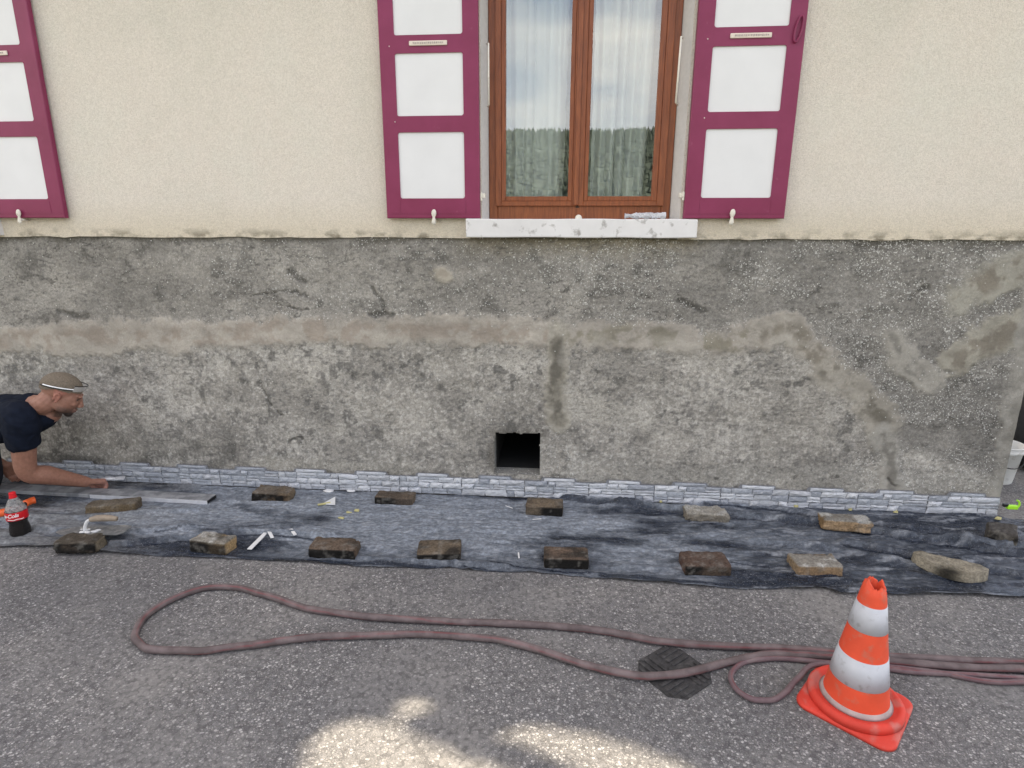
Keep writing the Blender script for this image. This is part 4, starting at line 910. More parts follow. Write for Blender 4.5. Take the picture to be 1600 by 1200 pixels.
link('tang', tube_mesh('tang', tang, [.0095]*len(tang), 10), M_mortar, trw, True)
gp = crom([(L*.50, .03, .071), (L*.60, .03, .078), (L*.75, .03, .078), (L*.88, .03, .072)], 6); m = len(gp)
link('grip', tube_mesh('grip', gp, [.013+.006*math.sin(math.pi*i/(m-1)) for i in range(m)], 12), M_woodgrip, trw, True)
bm = bmesh.new()
for i in range(9):
    x = random.uniform(.02, L*.6); r1 = random.uniform(.006, .016); rr_ = bmesh.ops.create_icosphere(bm, subdivisions=2, radius=r1)['verts']
    bmesh.ops.scale(bm, vec=(1.6, 1, .35), verts=rr_); bmesh.ops.translate(bm, vec=(x, random.uniform(0, .05), .004), verts=rr_)
bmobj('dried_adhesive', bm, M_mortar, trw, True)
# orange tool behind the bottle: bent handle with black shank
tl = empty('hand_tool', tuple(G(-8, 803, 0))); tag(tl, 'orange handled hand tool lying behind the cola bottle', 'tool')
o0 = G(-8, 803, 0)
def loc(px_, py_, z): return G(px_, py_, z)-o0
pts = [loc(-40, 806, .05), loc(-5, 803, .05), loc(22, 797, .05)]
link('handle', tube_mesh('handle', crom(pts, 5), .024, 10), M_tool, tl, True)
pts = [loc(20, 797, .05), loc(34, 790, .055), loc(42, 786, .055)]
link('shank', tube_mesh('shank', crom(pts, 5), .013, 10), M_black, tl, True)
pts = [loc(39, 787, .055), loc(48, 783, .055), loc(55, 781, .055)]
link('head', tube_mesh('head', crom(pts, 5), [.022]*10+[.021], 10), M_tool, tl, True)

# cola bottle
bp = G(34, 838); bot = empty('cola_bottle', (bp.x, bp.y, .008), R(0)); tag(bot, 'part full plastic cola bottle with red cap and red label', 'bottle')
HB = W(12, 769, bp.y).z-.008; k_ = HB/.300
def S(l): return [(r*k_*1.22, z*k_) for r, z in l]
body = [(.0, .006), (.020, .003), (.030, .0), (.041, .006), (.0465, .025), (.0455, .055), (.0405, .085), (.0400, .100), (.0450, .118), (.0465, .125), (.0465, .178), (.0455, .186), (.041, .205), (.032, .232), (.022, .254), (.0145, .268), (.0130, .284), (.0, .2845)]
link('bottle_body', lathe_mesh('bottle_body', S(body), 40), M_pet, bot, True)
hz_ = [(.0460, .180), (.0452, .186), (.0405, .205), (.0315, .232), (.0215, .254), (.0142, .266)]
link('misted_shoulder', lathe_mesh('misted_shoulder', S(hz_), 40), M_mist, bot, True)
liq = [(.0, .008), (.030, .003), (.040, .008), (.0452, .026), (.0443, .055), (.0393, .085), (.0388, .100), (.0438, .118), (.0440, .140), (.0, .140)]
link('cola', lathe_mesh('cola', S(liq), 40), M_cola, bot, True)
link('label', lathe_mesh('label', S([(.0470, .124), (.0474, .126), (.0474, .177), (.0470, .179)]), 48, True), M_red, bot, True)
link('cap', lathe_mesh('cap', S([(.0, .300), (.012, .300), (.0148, .298), (.0152, .278), (.0158, .277), (.0158, .270), (.0135, .2695)][::-1]), 28), M_cap, bot)
link('cap_ring', lathe_mesh('cap_ring', S([(.0150, .264), (.0175, .265), (.0175, .268), (.0150, .269)]), 28, True), M_cap, bot)
def wrap_text(txt, size, ang0, z0, rad, shear, parent, name, tilt=0.0):
    cu = bpy.data.curves.new('lettering', 'FONT'); cu.body = txt; cu.size = size; cu.shear = shear; cu.offset = size*.012; cu.extrude = .0004; cu.space_character = .92; cu.resolution_u = 3
    ob = bpy.data.objects.new('lettering', cu); col.objects.link(ob); dg = bpy.context.evaluated_depsgraph_get()
    me = bpy.data.meshes.new_from_object(ob.evaluated_get(dg)); bpy.data.objects.remove(ob); me.name = name
    for v in me.vertices:
        x, y, z = v.co; a = ang0+x/rad; v.co = ((rad+z+.0006)*math.cos(a), (rad+z+.0006)*math.sin(a), z0+y+tilt*x)
    me.materials.clear(); return link(name, me, M_lettering, parent)
lab = [c_ for c_ in bot.children if c_.name.startswith('label')][0]
va = math.atan2(CAM[1]-bp.y, CAM[0]-bp.x)
wrap_text('Coca-Cola', .034*k_, va-2.25, .144*k_, .0474*k_*1.22, .28, lab, 'lettering', .05)
bm = bmesh.new()
V = []; F = []
for i in range(15):
    a = va-1.0+i*.11; z = (.131+.002*math.sin(i*.9))*k_
    for dz in (0, .0045*k_): V.append((.0478*1.22*k_*math.cos(a), .0478*1.22*k_*math.sin(a), z+dz))
bm.free(); F = [(2*i, 2*i+2, 2*i+3, 2*i+1) for i in range(14)]; link('white_swash', mesh('white_swash', V, F), M_lettering, lab)

# white offcuts and yellow scraps
def offcut(p0, p1, wd, label, mat, h=.006):
    a, b = G(*p0, .012), G(*p1, .012); d = b-a; L = d.length
    bm = bmesh.new(); box(bm, 0, L, -wd/2, wd/2, 0, h, .001); o = bmobj('plastic_offcut', bm, mat); o.location = (a.x, a.y, tarp_h((a.x+b.x)/2, (a.y+b.y)/2)+.004); o.rotation_euler.z = math.atan2(d.y, d.x)
    tag(o, label, 'offcut', 'white plastic offcuts on the sheet')
offcut((390, 861), (417, 834), .026, 'longest white plastic offcut, slanting between two front row bricks', M_whitebit)
offcut((421, 835), (426, 845), .018, 'stubby white offcut touching the end of the long one', M_whitebit)
offcut((455, 833), (462, 842), .017, 'lone short white offcut left of the rounded dark brick', M_whitebit)
offcut((790, 791), (801, 795), .006, 'thin white sliver left of the brick below the cellar hole', M_whitebit, .003)
offcut((832, 812), (846, 811), .007, 'thin curled white sliver in front of the charred corner brick', M_whitebit, .003)
offcut((810, 864), (811, 873), .008, 'thin white sliver left of the neat black fronted brick', M_whitebit, .003)
def scrap(px_, py_, r, label, mat, seed, hgt=.008, sides=6):
    p = G(px_, py_, .012); rs = random.Random(seed); V = [(r*rs.uniform(.5, 1.2)*math.cos(6.283*i/sides), r*.7*rs.uniform(.5, 1.2)*math.sin(6.283*i/sides), 0) for i in range(sides)]
    V += [(v[0]*.85, v[1]*.85, hgt*rs.uniform(.5, 1.3)) for v in V]; F = [tuple(range(sides, 2*sides))]+[(i, (i+1) % sides, sides+(i+1) % sides, sides+i) for i in range(sides)]
    o = link('foam_scrap', mesh('foam_scrap', V, F), mat); o.location = (p.x, p.y, tarp_h(p.x, p.y)+.003); tag(o, label, 'scrap', 'yellow and white scraps along the facing')
# triangular white shard with a yellow edge
p = [G(504, 789, .014), G(524, 778, .014), G(524, 790, .014)]; o0 = p[0]; tz = tarp_h(o0.x, o0.y)+.004
V = [(q.x-o0.x, q.y-o0.y, 0) for q in p]+[(q.x-o0.x, q.y-o0.y, .007) for q in p]
sh_ = link('facing_shard', mesh('facing_shard', V, [(3, 4, 5), (0, 1, 4, 3), (1, 2, 5, 4), (2, 0, 3, 5)]), M_whitebit); sh_.location = (o0.x, o0.y, tz); tag(sh_, 'white triangular facing shard lying left of the pale ended brick', 'shard')
boxo('foam_edge', -.03, .05, -.012, .004, .001, .010, M_yellow, sh_, .002).rotation_euler.z = .5
for a_ in ((534, 810, .026, 'pale yellow crumb nearest the front, left of the pale ended brick', 1), (545, 801, .018, 'small yellow crumb in the middle of the scattered three', 2),
           (557, 798, .030, 'larger yellow crumb closest to the pale ended brick', 3), (950, 782, .024, 'yellow foam bit at the facing foot right of the cellar hole', 4),
           (1032, 787, .012, 'tiny yellow foam bit at the facing foot before the pale rough brick', 5), (1243, 795, .016, 'yellow foam bit under the facing left of the ochre brick', 6),
           (1328, 799, .018, 'lime yellow foam bit under the facing above the ochre brick', 7), (1400, 803, .016, 'yellow foam bit under the facing right of the ochre brick', 8), (1560, 812, .022, 'cream foam bit behind the dark grey brick at the facing end', 9)):
    scrap(a_[0], a_[1], a_[2], a_[3], M_yellow, a_[4], .012 if a_[4] > 3 else .006)
scrap(515, 768, .045, 'flat white scrap under the facing beside the wavy brown brick', M_whitebit, 21, .006)
scrap(548, 768, .030, 'second flat white scrap under the facing, nearer the cellar hole', M_whitebit, 22, .006)

# ------------------------------------------------------------------ hoses
def hose(name, pts, rad, label, zs=None, seed=0, base=(.085, .065, .065)):
    P = [G(a, b, rad) for a, b in pts]
    if zs:
        for i, dz in zs.items(): P[i] = P[i]+Vector((0, 0, dz))
    C_ = crom(P, 14); n = 14; m = len(C_)
    wob = np.arange(m)*.11
    for i in range(m): C_[i] = C_[i]+Vector((0, .010*(float(vn(wob[i], seed*3.3, 5))-.5), .004*float(vn(wob[i]*.7, seed*7.1, 6))))
    me = tube_mesh(name, C_, [rad*(.93+.14*float(vn(wob[i]*3, seed*2.7, 8))) for i in range(m)], n)
    cc = np.zeros((m*n, 3)); L = 0
    for i in range(m):
        if i: L += (C_[i]-C_[i-1]).length
        ph = 2.6*float(vn(np.array([L*.9]), np.array([seed*5.]), 3)[0])*3+seed
        for q in range(n):
            d = (2*math.pi*q/n-ph+math.pi) % (2*math.pi)-math.pi; s = max(0, 1-(abs(d)/.30)**2); d2 = (2*math.pi*q/n-ph-math.pi+math.pi) % (2*math.pi)-math.pi; s = max(s, max(0, 1-(abs(d2)/.30)**2))
            cc[i*n+q] = np.array(base)*(1-s)+np.array((.155, .034, .038))*s*.9+np.array(base)*s*.1
    setcol(me, cc); tag(link(name, me, M_hose, None, True), label, 'hose', 'hoses on the asphalt')
hose('rubber_hose', [(1680, 1037), (1600, 1035), (1480, 1031), (1390, 1026), (1290, 1019), (1220, 1013), (1060, 1005), (1000, 997), (900, 981), (800, 976), (700, 971), (560, 962), (480, 950), (420, 931), (370, 919), (320, 919), (270, 936), (230, 961), (213, 985), (214, 1003), (236, 1015), (280, 1018), (330, 1016), (400, 1007), (480, 998), (570, 994), (650, 991), (740, 996), (800, 1005), (860, 1022), (920, 1041), (980, 1056), (1030, 1060), (1080, 1053), (1130, 1038), (1180, 1026), (1240, 1023), (1300, 1026), (1400, 1036), (1500, 1043), (1600, 1047), (1680, 1050)], .0155,
     'thick dusty maroon hose laid in one long hairpin loop across the asphalt', {31: .006, 32: .008, 33: .006}, 1)
hose('rubber_hose', [(1680, 1062), (1600, 1061), (1500, 1055), (1420, 1050), (1380, 1045), (1320, 1038), (1285, 1035), (1240, 1031), (1190, 1031), (1158, 1038), (1142, 1055), (1150, 1077), (1175, 1092), (1205, 1094), (1228, 1081), (1246, 1062), (1270, 1046), (1330, 1042), (1400, 1043), (1470, 1052), (1540, 1064), (1600, 1066), (1680, 1068)], .0105,
     'thinner maroon hose curled in a small loop left of the traffic cone', {15: .004, 16: .018, 17: .012}, 2, (.12, .075, .085))

# ------------------------------------------------------------------ iron cover in the asphalt
cp = [G(1007, 1036), G(1048, 1017), G(1096, 1060), G(1066, 1091)]
cc_ = sum(cp, Vector())/4; cov = empty('valve_cover', (cc_.x, cc_.y, 0), math.atan2(cp[3].y-cp[0].y, cp[3].x-cp[0].x)+R(6))
tag(cov, 'small dark cast iron cover with ribbed quadrants set in the asphalt under the hose', 'utility cover')
hw = .125; ch = .050
oc = [(-hw+ch, -hw), (hw-ch, -hw), (hw, -hw+ch), (hw, hw-ch), (hw-ch, hw), (-hw+ch, hw), (-hw, hw-ch), (-hw, -hw+ch)]
V = [(x, y, .004) for x, y in oc]+[(x*1.02, y*1.02, -.01) for x, y in oc]
link('cover_plate', mesh('cover_plate', V, [tuple(range(8))]+[(i, i+8, (i+1) % 8+8, (i+1) % 8) for i in range(8)]), M_iron, cov)
for qx in (-1, 1):
    for qy in (-1, 1):
        for i in range(4):
            t = .018+i*.027
            if qx*qy > 0: a0, a1, b0, b1 = .014, hw-.014, t, t+.015
            else: a0, a1, b0, b1 = t, t+.015, .014, hw-.014
            if i == 3: (a1, b1) = (min(a1, hw-.04), b1) if qx*qy > 0 else (a1, min(b1, hw-.04))
            xa, xb = sorted((qx*a0, qx*a1)); ya, yb_ = sorted((qy*b0, qy*b1))
            boxo('rib', xa, xb, ya, yb_, .003, .010, M_iron, cov, .002)
link('centre_boss', lathe_mesh('centre_boss', [(.022, .003), (.022, .011), (.016, .012), (.0, .009)], 20), M_iron, cov)

# ------------------------------------------------------------------ traffic cone
con = empty('traffic_cone', (1.143, -1.668, 0), R(50)); tag(con, 'scuffed orange and white traffic cone with a torn off tip', 'traffic cone')
def rsq(h, r, n=8):
    P = []
    for cx, cy, a0 in ((h-r, h-r, 0), (-h+r, h-r, 90), (-h+r, -h+r, 180), (h-r, -h+r, 270)):
        for q in range(n+1): a = R(a0+90*q/n); P.append((cx+r*math.cos(a), cy+r*math.sin(a)))
    return P
HC = .165; V = []; F = []
rings = [(HC, .0, .05), (HC, .010, .05), (HC-.004, .014, .05), (HC-.012, .016, .05)]
for h, z, r in rings: V += [(x, y, z) for x, y in rsq(h, r)]
n = 36
for i in range(3): F += [(i*n+q, i*n+(q+1) % n, (i+1)*n+(q+1) % n, (i+1)*n+q) for q in range(n)]
F.append(tuple(3*n+q for q in range(n))); F.append(tuple(range(n-1, -1, -1)))
link('base', mesh('base', V, F), M_orange_base, con, True)
link('base_ring', lathe_mesh('base_ring', [(.162, .015), (.161, .036), (.154, .045), (.142, .047), (.134, .042), (.126, .037), (.112, .036)], 64), M_orange_base, con, True)
RB, RT, ZB, ZT = .112, .036, .034, .512
def rc(z): return RB+(RT-RB)*(z-ZB)/(ZT-ZB)
n = 96; V = []; F = []
zz = [ZB, .08, .14, .2, .26, .32, .38, .44, .475]
tipz = [ZT-.010+.028*(vn(np.array([4+q*.14]), np.array([2.]), 8)[0]-.5)*2+.010*(vn(np.array([q*.45]), np.array([7.]), 3)[0]-.5)+.014*math.cos(2*math.pi*q/n-1.6) for q in range(n)]
for z in zz:
    for q in range(n): a = 2*math.pi*q/n; V.append((rc(z)*math.cos(a), rc(z)*math.sin(a), z))
for inner in (0, 1):
    for q in range(n):
        a = 2*math.pi*q/n; z = tipz[q]; r = rc(z)-(.006 if inner else 0)+.002*(random.random()-.5); V.append((r*math.cos(a), r*math.sin(a), z-.001*inner))
for z in (.46, .36, .2):
    for q in range(n): a = 2*math.pi*q/n; V.append(((rc(z)-.006)*math.cos(a), (rc(z)-.006)*math.sin(a), z))
m = len(V)//n
for i in range(m-1): F += [(i*n+q, i*n+(q+1) % n, (i+1)*n+(q+1) % n, (i+1)*n+q) for q in range(n)]
link('cone_body', mesh('cone_body', V, F), M_orange, con, True)
for za, zb in ((.132, .238), (.342, .440)):
    link('reflective_band', lathe_mesh('reflective_band', [(rc(za)-.001, za), (rc(za)+.0012, za+.0005), (rc(zb)+.0012, zb-.0005), (rc(zb)-.001, zb)], 72), M_band, con, True)
link('base_collar', lathe_mesh('base_collar', [(rc(.034)+.010, .0375), (rc(.036)+.003, .042), (rc(.045)+.0012, .052), (rc(.05)-.001, .053)], 64), M_dust, con, True)

# ------------------------------------------------------------------ things beyond the house corner
BX, BY = 3.205, .63; bkt = empty('bucket', (BX, BY, 0)); tag(bkt, 'white plastic bucket standing past the house corner', 'bucket')
link('bucket_body', lathe_mesh('bucket_body', [(.098, 0), (.101, .004), (.127, .232), (.137, .234), (.137, .252), (.135, .276), (.142, .281), (.138, .285), (.131, .283), (.096, .01), (.0, .008)], 48), M_bucket, bkt, True)
link('handle', tube_mesh('handle', [(.137*math.cos(a), -.145*abs(math.sin(a)), .250-.11*math.sin(a)) for a in np.linspace(0, math.pi, 18)], .0035, 6), M_black, bkt, True)
ty = lathe_mesh('tyre', [(.20, -.09), (.27, -.10), (.30, -.07), (.305, 0), (.30, .07), (.27, .10), (.20, .09), (.19, 0)], 48, True)
t = tag(link('tyre', ty, M_tyre, None, True), 'black tyre standing behind the white bucket past the corner', 'tyre'); t.location = (W(1612, 700, .92).x, .92, .305); t.rotation_euler = (R(90), 0, R(35))
t.location.z = .305
cr = empty('plastic_crate', (W(1596, 640, 2.0).x+.25, 2.0, 0)); tag(cr, 'dark plastic crates piled behind the tyre past the corner', 'crate')
for i in range(3):
    bm = bmesh.new(); z = i*.30; box(bm, -.3, .3, -.2, .2, z, z+.02)
    for s_ in (-1, 1):
        box(bm, -.3, .3, s_*.19-.01, s_*.19+.01, z+.02, z+.28, .004); box(bm, s_*.29-.01, s_*.29+.01, -.18, .18, z+.02, z+.28, .004)
    bmobj('crate_tier', bm, M_black, cr)

# ------------------------------------------------------------------ person
def cap(bm, p, q, r0_, r1_, n=6):
    p, q = Vector(p), Vector(q)
    for i in range(n+1):
        t = i/n; rr = bmesh.ops.create_icosphere(bm, subdivisions=2, radius=r0_*(1-t)+r1_*t)['verts']; bmesh.ops.translate(bm, vec=p.lerp(q, t), verts=rr)
def tcap(bm, pts, rads, n=10):           # closed tube through points
    me = tube_mesh('t', crom(pts, 5), [float(np.interp(i/5, range(len(rads)), rads)) for i in range((len(pts)-1)*5+1)], 14); bm.from_mesh(me); bpy.data.meshes.remove(me)
    for p, r in zip((pts[0], pts[-1]), (rads[0], rads[-1])):
        v = bmesh.ops.create_icosphere(bm, subdivisions=2, radius=r)['verts']; bmesh.ops.translate(bm, vec=Vector(p), verts=v)
def ell(bm, c, r, M4=None, rot=None):
    v = bmesh.ops.create_icosphere(bm, subdivisions=3, radius=1)['verts']; bmesh.ops.scale(bm, vec=r, verts=v)
    if rot is not None: bmesh.ops.rotate(bm, cent=(0, 0, 0), matrix=rot, verts=v)
    bmesh.ops.translate(bm, vec=c, verts=v)
    if M4 is not None: bmesh.ops.transform(bm, matrix=M4, verts=v)
def remesh(bm, vox, it, name):
    bmesh.ops.recalc_face_normals(bm, faces=bm.faces)
    me = bpy.data.meshes.new('t'); bm.to_mesh(me); bm.free(); ob = bpy.data.objects.new('t', me); col.objects.link(ob)
    md = ob.modifiers.new('r', 'REMESH'); md.mode = 'VOXEL'; md.voxel_size = vox
    s = ob.modifiers.new('s', 'SMOOTH'); s.factor = .5; s.iterations = it
    dg = bpy.context.evaluated_depsgraph_get(); out = bpy.data.meshes.new_from_object(ob.evaluated_get(dg)); bpy.data.objects.remove(ob); out.name = name; return out
HY = -.40
hc = W(97, 617, HY)                       # centre of the head
heading, pitch_h = R(36), R(30)
fwd = Vector((math.cos(heading)*math.cos(pitch_h), math.sin(heading)*math.cos(pitch_h), -math.sin(pitch_h)))
lat = Vector((-math.sin(heading), math.cos(heading), 0)); upv = fwd.cross(lat)
HM = Matrix(((fwd.x, lat.x, upv.x, hc.x), (fwd.y, lat.y, upv.y, hc.y), (fwd.z, lat.z, upv.z, hc.z), (0, 0, 0, 1))) @ Matrix.Scale(1.06, 4)
def hp(x, y, z): return HM @ Vector((x, y, z))
person = empty('person', (hc.x-.35, HY, 0)); tag(person, 'man with cropped hair in a navy t-shirt kneeling and reaching down to the facing', 'person')
Sh = W(30, 655, -.55); El = W(43, 737, -.52); Wr = W(134, 753, -.25)
FSh = W(12, 650, -.20); FEl = W(-50, 700, -.22); FWr = W(8, 727, -.14)
neck = W(60, 632, -.40); pel = neck+Vector((-.56, -.04, -.06)); chest = neck.lerp(pel, .35)
knee_n = W(-44, 795, -.42); knee_n.z = .07
hip_n = pel+Vector((.02, -.11, -.06)); hip_f = pel+Vector((.02, .11, -.06)); knee_f = Vector((knee_n.x-.05, -.24, .07))
foot_n = Vector((knee_n.x-.46, knee_n.y-.03, .06)); foot_f = Vector((knee_f.x-.44, knee_f.y+.02, .06))
bm = bmesh.new()
# head
ell(bm, (-.018, 0, .040), (.100, .077, .084), HM); ell(bm, (.030, 0, -.010), (.066, .068, .080), HM)
ell(bm, (.034, 0, -.052), (.052, .052, .052), HM); ell(bm, (.066, 0, -.092), (.024, .028, .022), HM)
for s in (-1, 1):
    ell(bm, (.010, s*.048, -.055), (.045, .014, .030), HM, Matrix.Rotation(R(22), 3, 'Y'))
    ell(bm, (.062, s*.040, -.022), (.024, .020, .018), HM); ell(bm, (.082, s*.028, .028), (.014, .030, .009), HM)
    # ear: rim and lobe
    for q in range(9):
        a = R(-110+q*34); ell(bm, (-.012+.013*math.sin(a)*.9-.006, s*(.078+.004*math.cos(a)), -.008+.027*math.cos(a)), (.0065, .006, .0065), HM)
    ell(bm, (-.010, s*.074, -.006), (.013, .007, .026), HM)
v = [hp(.090, 0, .014), hp(.099, 0, -.008), hp(.109, 0, -.028)]; tcap(bm, v, [.009, .0105, .013])
for s in (-1, 1): ell(bm, (.099, s*.011, -.034), (.011, .009, .009), HM)
ell(bm, (.090, 0, -.058), (.012, .026, .0075), HM); ell(bm, (.086, 0, -.071), (.012, .023, .0085), HM)
tcap(bm, [hp(-.035, 0, -.02), hp(-.060, 0, -.085), neck+Vector((-.03, 0, -.01))], [.062, .060, .070])
# torso and limbs
for t, rl, rt_ in ((0, .10, .08), (.12, .165, .11), (.3, .175, .125), (.55, .165, .12), (.8, .155, .115), (1.0, .165, .13)):
    c0 = neck.lerp(pel, t)+Vector((0, 0, -.06)); ell(bm, tuple(c0), (.12, rl, rt_))
tcap(bm, [chest+Vector((.1, -.1, -.03)), Sh, Sh.lerp(El, .5), El, El.lerp(Wr, .3), El.lerp(Wr, .7), Wr], [.080, .076, .064, .056, .060, .046, .036])
tcap(bm, [chest+Vector((.1, .1, -.03)), FSh, FSh.lerp(FEl, .5), FEl, FEl.lerp(FWr, .35), FWr], [.075, .068, .055, .046, .046, .028])
for h_, k2, f2 in ((hip_n, knee_n, foot_n), (hip_f, knee_f, foot_f)): tcap(bm, [h_, h_.lerp(k2, .5), k2, k2.lerp(f2, .35), f2], [.095, .08, .06, .058, .04])
# hands
def hand(bm, wr, d, dn, sg, k_=1.0):
    d = d.normalized(); side = d.cross(dn).normalized()*sg; dn = side.cross(d)*sg if False else (dn-d*dn.dot(d)).normalized()
    for t in np.linspace(0, 1, 6):
        for o_ in (-1, -.33, .33, 1):
            v = bmesh.ops.create_icosphere(bm, subdivisions=2, radius=.0215)['verts']; bmesh.ops.translate(bm, vec=wr+d*(.012+.082*t)+side*o_*(.017+.013*t), verts=v)
    for i, (o_, ln, curl) in enumerate(((1.15, .076, .65), (.40, .086, .85), (-.35, .080, .98), (-1.05, .064, 1.1))):
        p = wr+d*.098+side*o_*.031; pts = [p]; a = .25
        for sgm in (.46, .32, .24):
            a += curl*.62; p = p+(d*math.cos(a)+dn*math.sin(a))*ln*sgm; pts.append(p)
        tcap(bm, pts, [.0142, .0136, .0122, .0104])
    th = [wr+d*.025+side*.026, wr+d*.060+side*.054+dn*.014, wr+d*.094+side*.052+dn*.036, wr+d*.120+side*.038+dn*.050]
    tcap(bm, th, [.0185, .0160, .0145, .0118])
tip = W(168, 757, -.07)
hand(bm, Wr, (W(160, 752, -.15)-Wr), Vector((.25, .45, -.9)), 1)
hand(bm, FWr, (W(28, 745, -.05)-FWr), Vector((.3, .3, -.9)), -1)
bme = remesh(bm, .0042, 5, 'body')
co = coords(bme); Hinv = np.array(HM.inverted()); loc_ = co@Hinv[:3, :3].T+Hinv[:3, 3]
hx, hy, hz = loc_.T
ishead = (np.abs(hx) < .16) & (np.abs(hy) < .12) & (hz > -.14) & (hz < .15)
push = np.zeros(len(co))
for s in (-1, 1): push -= .009*np.exp(-(((hx-.085)/.02)**2+((hy-s*.031)/.013)**2+((hz-.006)/.010)**2))
push -= .004*np.exp(-(((hx-.095)/.02)**2+(hy/.024)**2+((hz+.0645)/.0028)**2))
loc_[:, 0] += push*ishead; HMn = np.array(HM); co2 = loc_@HMn[:3, :3].T+HMn[:3, 3]
bme.vertices.foreach_set('co', co2.astype(np.float32).ravel())
cs = np.zeros((len(co), 3)); cs[:] = (.275, .138, .098)
nn = fbm(co[:, 0]*25+co[:, 1]*11, co[:, 2]*25, 91, 4)
cs = mixc(cs, (.29, .150, .110), sst(.4, .7, nn)*.6)
armm = (~ishead) & (co[:, 2] < .45); cs = np.where(armm[:, None], cs*np.array([1.0, .98, .95]), cs)
dW = np.minimum(np.linalg.norm(co-np.array(Wr+(tip-Wr)*.6), axis=1), 9); cs = mixc(cs, (.30, .15, .125), sst(.12, .07, dW)*.7)
stub = ishead*sst(-.040, -.066, hz+.10*np.maximum(0, .02-hx)*0)*sst(-.01, .02, hx+.3*(hz+.1)*0)
cs = mixc(cs, (.075, .050, .042), stub*sst(.3, .55, nn+.15)*.75)
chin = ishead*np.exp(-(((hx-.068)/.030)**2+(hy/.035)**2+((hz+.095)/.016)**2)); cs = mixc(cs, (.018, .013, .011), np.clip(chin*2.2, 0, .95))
mous = ishead*np.exp(-(((hx-.098)/.02)**2+(hy/.028)**2+((hz+.048)/.006)**2)); cs = mixc(cs, (.05, .033, .028), mous*.7)
lips = ishead*np.exp(-(((hx-.098)/.02)**2+(hy/.024)**2+((hz+.065)/.008)**2)); cs = mixc(cs, (.22, .075, .065), lips*.7)
for s in (-1, 1):
    br = ishead*np.exp(-(((hx-.085)/.02)**2+((hy-s*.034)/.020)**2+((hz-.023-.1*0)/.0055)**2)); cs = mixc(cs, (.035, .022, .018), br*.9)
    ey = ishead*np.exp(-(((hx-.082)/.02)**2+((hy-s*.031)/.015)**2+((hz-.006)/.0055)**2)); cs = mixc(cs, (.10, .05, .04), ey*.6)
ear = ishead*(np.abs(hy) > .070)*(np.abs(hx+.012) < .03); cs = mixc(cs, (.34, .14, .105), ear*.7)
setcol(bme, cs); link('body', bme, M_skin, person, True).matrix_parent_inverse = Matrix.Translation(-person.location)
for s in (-1, 1):
    bm = bmesh.new(); bmesh.ops.create_uvsphere(bm, u_segments=14, v_segments=10, radius=.0105*1.06); bmesh.ops.translate(bm, vec=hp(.0715, s*.031, .005), verts=bm.verts)
    bmobj('eye', bm, M_eye, person, True).matrix_parent_inverse = Matrix.Translation(-person.location)
def pl(o): o.matrix_parent_inverse = Matrix.Translation(-person.location); return o
# cropped hair as a shell over the skull
bm = bmesh.new(); v = bmesh.ops.create_icosphere(bm, subdivisions=5, radius=1)['verts']
bmesh.ops.scale(bm, vec=(.1045, .0815, .0885), verts=v); bmesh.ops.translate(bm, vec=(-.018, 0, .040), verts=v)
dele = [q for q in bm.verts if (q.co.z < .036+.12*max(0, q.co.x-.0)+(-.5)*max(0, -.035-q.co.x)*1.0) and q.co.z < .05+.3*q.co.x+.02]
bmesh.ops.delete(bm, geom=dele, context='VERTS')
for q in bm.verts: q.co += q.co.normalized()*.0012*(random.random()-.5)
bmesh.ops.transform(bm, matrix=HM, verts=bm.verts); pl(bmobj('hair', bm, M_hair, person, True))
# wraparound glasses pushed up round the head
arm = []
for a in np.linspace(-150, 150, 61):
    aa = R(a); x = -.018+.111*math.cos(aa); y = .0865*math.sin(aa); z = .054+.022*(math.cos(aa)) ; arm.append((x, y, z))
left = [p for p in arm if p[0] < .040 and p[1] < 0]; rightp = [p for p in arm if p[0] < .040 and p[1] > 0]; front = [p for p in arm if p[0] >= .030]
gl_b = bmesh.new()
for side_ in (left, rightp):
    me_ = tube_mesh('t', [hp(p[0], p[1], p[2]-.004) for p in side_], .0040, 8); gl_b.from_mesh(me_)
gls = pl(bmobj('glasses', gl_b, M_black, person, True))
for side_ in (left[2:], rightp[:-2]):
    V = []; 
    for p in side_: V += [hp(p[0]*1.02, p[1]*1.04, p[2]+.000), hp(p[0]*1.0, p[1]*1.02, p[2]+.0055)]
    mm = len(V)//2; me_ = mesh('arm_strip', V, [(2*i, 2*i+2, 2*i+3, 2*i+1) for i in range(mm-1)]); o_ = link('temple_arm', me_, M_lettering, gls, True); o_.matrix_parent_inverse = gls.matrix_parent_inverse.copy() if False else Matrix()  # white strip along the temple arm
V = []
for p in front: V += [hp(p[0]*.995, p[1]*1.02, p[2]-.012), hp(p[0]*1.01, p[1]*1.02, p[2]+.006), hp(p[0]*1.0, p[1], p[2]+.022)]
mm = len(V)//3; link('lens', mesh('lens', V, [(3*i+j, 3*i+3+j, 3*i+4+j, 3*i+1+j) for i in range(mm-1) for j in (0, 1)]), M_lens, gls, True)
link('lens_rim', tube_mesh('lens_rim', [V[3*i+2] for i in range(mm)], .0028, 8), M_black, gls, True)
